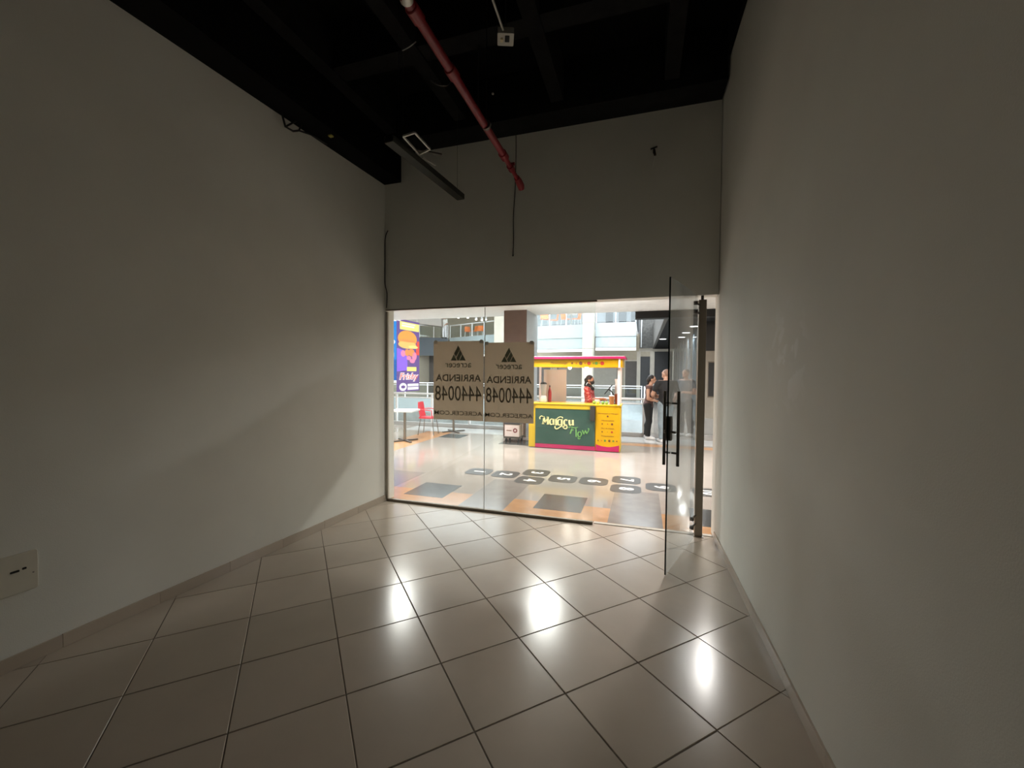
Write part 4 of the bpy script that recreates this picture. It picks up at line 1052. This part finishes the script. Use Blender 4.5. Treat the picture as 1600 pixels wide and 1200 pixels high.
# ================================================================== PEOPLE
def surface_nets(F, org, h):
    nx, ny, nz = F.shape
    S = np.zeros((nx-1, ny-1, nz-1, 3)); N = np.zeros((nx-1, ny-1, nz-1))
    cs = [(i, j, k) for i in (0, 1) for j in (0, 1) for k in (0, 1)]
    for a in cs:
        for ax in range(3):
            if a[ax]: continue
            b = list(a); b[ax] = 1
            fa = F[a[0]:nx-1+a[0], a[1]:ny-1+a[1], a[2]:nz-1+a[2]]; fb = F[b[0]:nx-1+b[0], b[1]:ny-1+b[1], b[2]:nz-1+b[2]]
            cr = (fa < 0) != (fb < 0)
            t = np.where(cr, fa / np.where(cr, fa-fb, 1), 0)
            for q in range(3): S[..., q] += np.where(cr, a[q] + (t if q == ax else 0), 0)
            N += cr
    m = N > 0; idx = np.full(N.shape, -1); idx[m] = np.arange(m.sum())
    I = np.argwhere(m); V = (I + S[m] / N[m][:, None]) * h + org
    faces = []
    for ax in range(3):
        sl = [slice(0, n) for n in F.shape]; s2 = list(sl)
        sl[ax] = slice(0, F.shape[ax]-1); s2[ax] = slice(1, F.shape[ax])
        fa = F[tuple(sl)] < 0; fb = F[tuple(s2)] < 0
        E = np.argwhere(fa != fb); o1, o2 = (ax+1) % 3, (ax+2) % 3
        E = E[(E[:, o1] > 0) & (E[:, o2] > 0) & (E[:, o1] < F.shape[o1]-1) & (E[:, o2] < F.shape[o2]-1)]
        def c(d1, d2):
            q = E.copy(); q[:, o1] += d1; q[:, o2] += d2; return idx[q[:, 0], q[:, 1], q[:, 2]]
        quad = np.stack([c(-1, -1), c(0, -1), c(0, 0), c(-1, 0)], 1)
        flip = ~fa[E[:, 0], E[:, 1], E[:, 2]]
        quad[flip] = quad[flip][:, ::-1]
        faces.append(quad)
    return V, np.concatenate(faces)

def sdf(name, prims, h, m, parent, k=.025, cuts=()):
    """one continuous skin grown over tapered limbs ('c', a, b, ra, rb[, clip point, clip normal]) and ellipsoids ('e', centre, radii)"""
    lo = np.full(3, 1e9); hi = np.full(3, -1e9)
    for p in prims:
        if p[0] == 'c': pts = [(np.array(p[1]), p[3]), (np.array(p[2]), p[4])]
        else: pts = [(np.array(p[1]), max(p[2]))]
        for q, r in pts: lo = np.minimum(lo, q-r); hi = np.maximum(hi, q+r)
    lo -= 3*h; hi += 3*h; n = np.ceil((hi-lo)/h).astype(int)+1
    ax = [lo[i] + h*np.arange(n[i]) for i in range(3)]
    F = np.full(n, 1.0)
    for p in prims:
        if p[0] == 'c':
            a, b, ra, rb = np.array(p[1], float), np.array(p[2], float), p[3], p[4]; R_ = max(ra, rb)
            bl, bh_ = np.minimum(a, b)-R_-k-h, np.maximum(a, b)+R_+k+h
        else:
            a = np.array(p[1], float); r = np.array(p[2], float); bl, bh_ = a-r*1.0-k-h, a+r+k+h
        i0 = np.clip(((bl-lo)/h).astype(int), 0, n-1); i1 = np.clip(np.ceil((bh_-lo)/h).astype(int)+1, 1, n)
        X = np.stack(np.meshgrid(*[ax[i][i0[i]:i1[i]] for i in range(3)], indexing='ij'), -1)
        if p[0] == 'c':
            d = b-a; L2 = max(d@d, 1e-9); t = np.clip(((X-a)@d)/L2, 0, 1)
            D = np.linalg.norm(X-a-t[..., None]*d, axis=-1) - (ra+(rb-ra)*t)
            if len(p) > 5: D = np.maximum(D, (X-np.array(p[5]))@np.array(p[6]))
        else:
            q = (X-a)/r; g = np.linalg.norm(q, axis=-1); g2 = np.linalg.norm((X-a)/r**2, axis=-1)
            D = g*(g-1)/np.maximum(g2, 1e-6)
            if len(p) > 3: D = np.maximum(D, (X-np.array(p[3]))@np.array(p[4]))
        s_ = tuple(slice(i0[i], i1[i]) for i in range(3)); f = F[s_]
        hh = np.clip(.5+.5*(D-f)/k, 0, 1)
        F[s_] = D*(1-hh)+f*hh-k*hh*(1-hh)
    if cuts:
        X = np.stack(np.meshgrid(*ax, indexing='ij'), -1)
        for pt, nn in cuts: F = np.maximum(F, (X-np.array(pt))@np.array(nn))
    V, Q = surface_nets(F, lo, h)
    me = bpy.data.meshes.new(name); me.from_pydata(V.tolist(), [], Q.tolist()); me.update()
    me.materials.append(m); me.polygons.foreach_set('use_smooth', [True]*len(me.polygons))
    o = bpy.data.objects.new(name, me); link(o, parent, False)
    return o

def person(label, loc, rz, H, arms, mats, hair=None, headturn=0.0, lean=0.0, stride=0.0, wide=1.0, mask=False, sleeve=.55, res=.0095, hips=1.0, bag=False, beard=False, headtilt=0.0):
    """faces +Y before rotation; arms = ((elbow, wrist) right, (elbow, wrist) left) as offsets from the shoulder, for a 1.73 m figure"""
    e = empty('person', loc, rz, label=label, cat='person')
    s = H/1.73; A = lambda *p: np.array(p, float)*s
    sk, shirt, trous, shoe = mats
    LY = lean
    def T(p):                                            # lean the upper body forward
        p = np.array(p, float); q = p.copy()
        if p[2] > .95: q[1] += (p[2]-.95)*LY
        return q*s
    sh = .175*wide; prim = []
    tors = [('e', T((0, 0, 1.28)), A(.155*wide, .108, .19)), ('e', T((0, .005, 1.08)), A(.135*wide, .10, .17)), ('e', T((0, -.01, .93)), A(.158*hips, .112, .125)),
            ('c', T((-sh*.85, -.015, 1.41)), T((sh*.85, -.015, 1.41)), .062*s, .062*s)]
    neck = [('c', T((0, -.02, 1.42)), T((0, .01, 1.53)), .056*s, .052*s)]
    hc = T((0, .02, 1.615)); ct_, st_ = math.cos(headturn), math.sin(headturn)
    def Hd(x, y, z):                                     # head space: turned about the neck
        y2, z2 = y - z*headtilt, z + y*headtilt
        return hc + np.array((x*ct_ - y2*st_, x*st_ + y2*ct_, z2))*s
    head = [('e', Hd(0, -.012, .022), A(.076, .080, .092)), ('e', Hd(0, .022, .012), A(.068, .066, .088)), ('e', Hd(0, .045, -.06), A(.048, .045, .045)), ('c', Hd(0, .082, .005), Hd(0, .103, -.025), .010*s, .014*s),
            ('e', Hd(.078, -.008, -.01), A(.014, .020, .032)), ('e', Hd(-.078, -.008, -.01), A(.014, .020, .032)), ('c', Hd(-.03, .080, -.062), Hd(.03, .080, -.062), .009*s, .009*s), ('c', Hd(-.045, .078, .03), Hd(.045, .078, .03), .010*s, .010*s)]
    limbs = []; sleeves = []
    for i, sx in ((0, 1), (1, -1)):
        S0 = T((sx*sh, -.015, 1.405)); el = S0 + A(*arms[i][0]); wr = S0 + A(*arms[i][1])
        limbs += [('c', S0, el, .052*s, .042*s), ('c', el, el + (wr-el)*.35, .043*s, .045*s), ('c', el + (wr-el)*.35, wr, .044*s, .029*s)]
        d = (wr-el)/np.linalg.norm(wr-el); side = np.cross(d, (0, 0, 1.0)); side = side/max(np.linalg.norm(side), 1e-6)
        if abs(d[2]) > .9: side = np.array((0, 1.0, 0))
        nrm = np.cross(side, d)
        pm = wr + d*.075*s
        limbs.append(('c', wr, pm, .027*s, .032*s)); limbs.append(('c', pm - side*.022*s, pm + side*.022*s, .020*s, .020*s))
        for q, (off, ln) in enumerate(((-.030, .070), (-.010, .080), (.011, .075), (.031, .058))):
            b0 = pm + side*off*s + d*.012*s; m1 = b0 + d*ln*.5*s + nrm*-.006*s; t1 = m1 + (d*.7 - nrm*.6)*ln*.5*s
            limbs += [('c', b0, m1, .0095*s, .009*s), ('c', m1, t1, .009*s, .0075*s)]
        th = wr + d*.03*s - side*.028*s*sx*0 - side*.03*s
        limbs.append(('c', th, th + (d*.045 - side*.03 - nrm*.02)*s, .011*s, .0085*s))
        u = (el-S0)/np.linalg.norm(el-S0); ce = S0 + (el-S0)*min(sleeve, 1.0)
        sleeves.append(('c', S0, el, .066*s, .060*s, ce, u))
        if sleeve > 1:
            sleeves[-1] = ('c', S0, el, .064*s, .055*s)
            u2 = (wr-el)/np.linalg.norm(wr-el); ce2 = el + (wr-el)*(sleeve-1); sleeves.append(('c', el, wr, .055*s, .042*s, ce2, u2))
    legs = []; trl = []; shoes = []
    for sx in (1, -1):
        st = stride*sx
        hp, kn, an = A(sx*.088, 0, .90), A(sx*.10, .02+st*.6, .49), A(sx*.105, -.03+st, .085)
        toe = an + A(sx*.02, .165, -.05); heel = an + A(0, -.02, -.05)
        legs += [('c', hp, kn, .088*s*hips, .060*s), ('c', kn, kn+(an-kn)*.35 + A(0, -.02, 0), .058*s, .060*s), ('c', kn+(an-kn)*.35 + A(0, -.02, 0), an, .058*s, .038*s), ('c', heel, toe, .034*s, .030*s)]
        u = (an-kn)/np.linalg.norm(an-kn)
        trl += [('c', hp, kn, .100*s*hips, .078*s), ('c', kn, kn+(an-kn)*.35 + A(0, -.02, 0), .078*s, .080*s), ('c', kn+(an-kn)*.35 + A(0, -.02, 0), an, .080*s, .066*s, an + A(0, 0, -.0), u)]
        shoes += [('c', heel + A(0, -.005, -.0), heel + A(0, .08, .012), .044*s, .046*s), ('c', heel + A(0, .08, .004), toe + A(0, .02, .0), .045*s, .036*s), ('c', heel, an + A(0, 0, .02), .044*s, .043*s, an + A(0, 0, .012), (0, 0, 1))]
    sdf('body', tors + neck + head + limbs + legs, res, sk, e, .022*s)
    infl = lambda P, d: [(p[0], p[1], p[2], p[3]+d, p[4]+d, *p[5:]) if p[0] == 'c' else (p[0], p[1], np.array(p[2])+d, *p[3:]) for p in P]
    sdf('shirt', infl(tors, .014*s) + sleeves, res*1.05, shirt, e, .03*s, cuts=[(A(0, 0, .86), (0, 0, -1)), (T((0, 0, 1.455)), (0, .25, 1))])
    sdf('trousers', infl([tors[2]], .006*s) + trl, res*1.05, trous, e, .03*s, cuts=[(A(0, 0, .985), (0, 0, 1))])
    sdf('shoes', shoes, res*.9, shoe, e, .012*s, cuts=[(A(0, 0, .002), (0, 0, -1))])
    # face
    ey = MB()
    for sx in (-1, 1): ey.ell(Hd(sx*.031, .084, .012), (.013*s, .009*s, .008*s), 8, 6)
    ey.build('eyes', mat('eye', (.03, .02, .02), .2), e, True, False)
    if not mask:
        MB().tube([Hd(-.022, .094, -.062), Hd(0, .0985, -.064), Hd(.022, .094, -.062)], .0055*s, 6).build('lips', mat('lips', (.38, .12, .10), .5), e, True, False)
    else:
        sdf('face_mask', [('e', Hd(0, .052, -.045), A(.062, .062, .058)), ('c', Hd(-.075, -.0, -.02), Hd(0, .075, -.03), .012*s, .03*s), ('c', Hd(.075, 0, -.02), Hd(0, .075, -.03), .012*s, .03*s)], res*.8, mat('dark_face_mask', (.02, .02, .022), .7), e, .015*s)
    fdir = np.array((-st_, ct_, 0.0))
    if hair == 'tied':
        pr = [('e', Hd(0, -.022, .032), A(.088, .092, .098)), ('e', Hd(0, -.105, -.01), A(.045, .045, .05)), ('c', Hd(0, -.09, -.02), Hd(0, -.115, -.15), .034*s, .02*s)]
        cut = [(Hd(0, .030, .02), tuple(fdir*.8 + np.array((0, 0, -.55))))]
        sdf('hair', pr, res*.85, M_hair, e, .02*s, cuts=cut)
    elif hair == 'long':
        pr = [('e', Hd(0, -.020, .030), A(.090, .094, .100)), ('c', Hd(0, -.075, .0), Hd(0, -.085, -.20), .075*s, .055*s), ('c', Hd(.05, -.04, -.0), Hd(.07, -.05, -.17), .045*s, .03*s), ('c', Hd(-.05, -.04, -.0), Hd(-.07, -.05, -.17), .045*s, .03*s)]
        cut = [(Hd(0, .034, .02), tuple(fdir*.8 + np.array((0, 0, -.5))))]
        sdf('hair', pr, res*.85, M_hair, e, .02*s, cuts=cut)
    elif hair == 'short':
        sdf('hair', [('e', Hd(0, -.018, .030), A(.083, .089, .096))], res*.85, M_hair, e, .02*s, cuts=[(Hd(0, .03, .045), tuple(fdir*.6 + np.array((0, 0, -.75))))])
    elif hair == 'shaved':
        sdf('hair', [('e', Hd(0, -.016, .026), A(.0785, .083, .0925))], res*.85, mat('shaved_stubble', (.30, .18, .13), .6), e, .02*s, cuts=[(Hd(0, .01, .03), tuple(fdir*.75 + np.array((0, 0, -.65))))])
    return e, T, Hd, s

M_floral = pattern('red_floral_cloth', (.50, .02, .035), (.80, .42, .42), 34, .52, .60)
M_tee = mat('black_cotton', (.018, .018, .020), .85)
M_jeans = mat('faded_denim', (.26, .33, .38), .85, var=.2, scale=12)
M_blackt = mat('black_trousers', (.012, .012, .013), .8)
M_shoe = mat('white_sneaker', (.75, .75, .76), .5)
M_maroon = mat('dusky_brown_cloth', (.13, .075, .07), .85)
M_grey = mat('grey_cloth', (.13, .135, .15), .85)
M_navy = mat('navy_denim', (.025, .03, .04), .85)
v, T, Hd, s_ = person('vendor in red floral shirt and dark mask behind the kiosk counter', (-1.16, 9.50, 0), -PI/2 - .15, 1.585,
    (((.03, .10, -.27), (-.03, .33, -.24)), ((-.04, .06, -.28), (.03, .28, -.27))), (M_skin2, M_floral, M_blackt, M_rubber), 'tied', mask=True, sleeve=1.15, headtilt=-.15)
sdf('collar_scarf', [('c', T((-.12, -.02, 1.44)), T((.12, -.02, 1.44)), .062*s_, .062*s_), ('e', T((0, 0, 1.40)), (.13*s_, .125*s_, .085*s_)), ('c', T((0, -.02, 1.42)), T((0, .0, 1.50)), .07*s_, .062*s_)], .0095, M_tee, v, .03)
person('man with shaved head, black t-shirt and jeans standing with his back turned', (.53, 10.55, 0), .28, 1.745,
    (((.10, .02, -.29), (.06, .22, -.42)), ((-.10, .06, -.27), (-.02, .27, -.34))), (M_skin, M_tee, M_jeans, M_shoe), 'shaved', headturn=.55, sleeve=.72, stride=.06, wide=1.12)
person('dark-haired woman in sleeveless top and black trousers leaning on the man', (.145, 10.93, 0), -PI/2 - .30, 1.60,
    (((.04, .02, -.30), (.02, .25, -.36)), ((-.05, .12, -.27), (-.02, .32, -.20))), (M_skin, M_maroon, M_blackt, M_shoe), 'tied', headturn=.25, lean=.10, sleeve=.12, stride=.05, wide=.92, hips=1.05)
bgp, T, Hd, s_ = person('person in grey shirt and dark jeans seen through the open glass door', (1.08, 11.72, 0), PI/2 + .9, 1.76,
    (((.08, .02, -.30), (.06, .16, -.50)), ((-.10, .05, -.28), (-.02, .28, -.26))), (M_skin, M_grey, M_navy, M_shoe), 'short', sleeve=.6, stride=.05)
sdf('shoulder_bag', [('e', T((.22, -.10, 1.12)), (.07, .13, .16)), ('c', T((.20, -.08, 1.22)), T((.12, -.03, 1.46)), .016, .016)], .012, mat('pale_canvas', (.66, .62, .56), .8), bgp, .02)
person('tiny distant person in white standing at the far upper rail', (gd(691, 530, 30.6).x, gd(691, 530, 30.6).y + .35, 4.15), PI, 1.7,
    (((.06, .02, -.29), (.02, .2, -.38)), ((-.06, .02, -.29), (-.02, .2, -.38))), (M_skin2, M_white, mat('white_trousers', (.75, .75, .78), .8), M_rubber), 'short', res=.018, sleeve=.9)
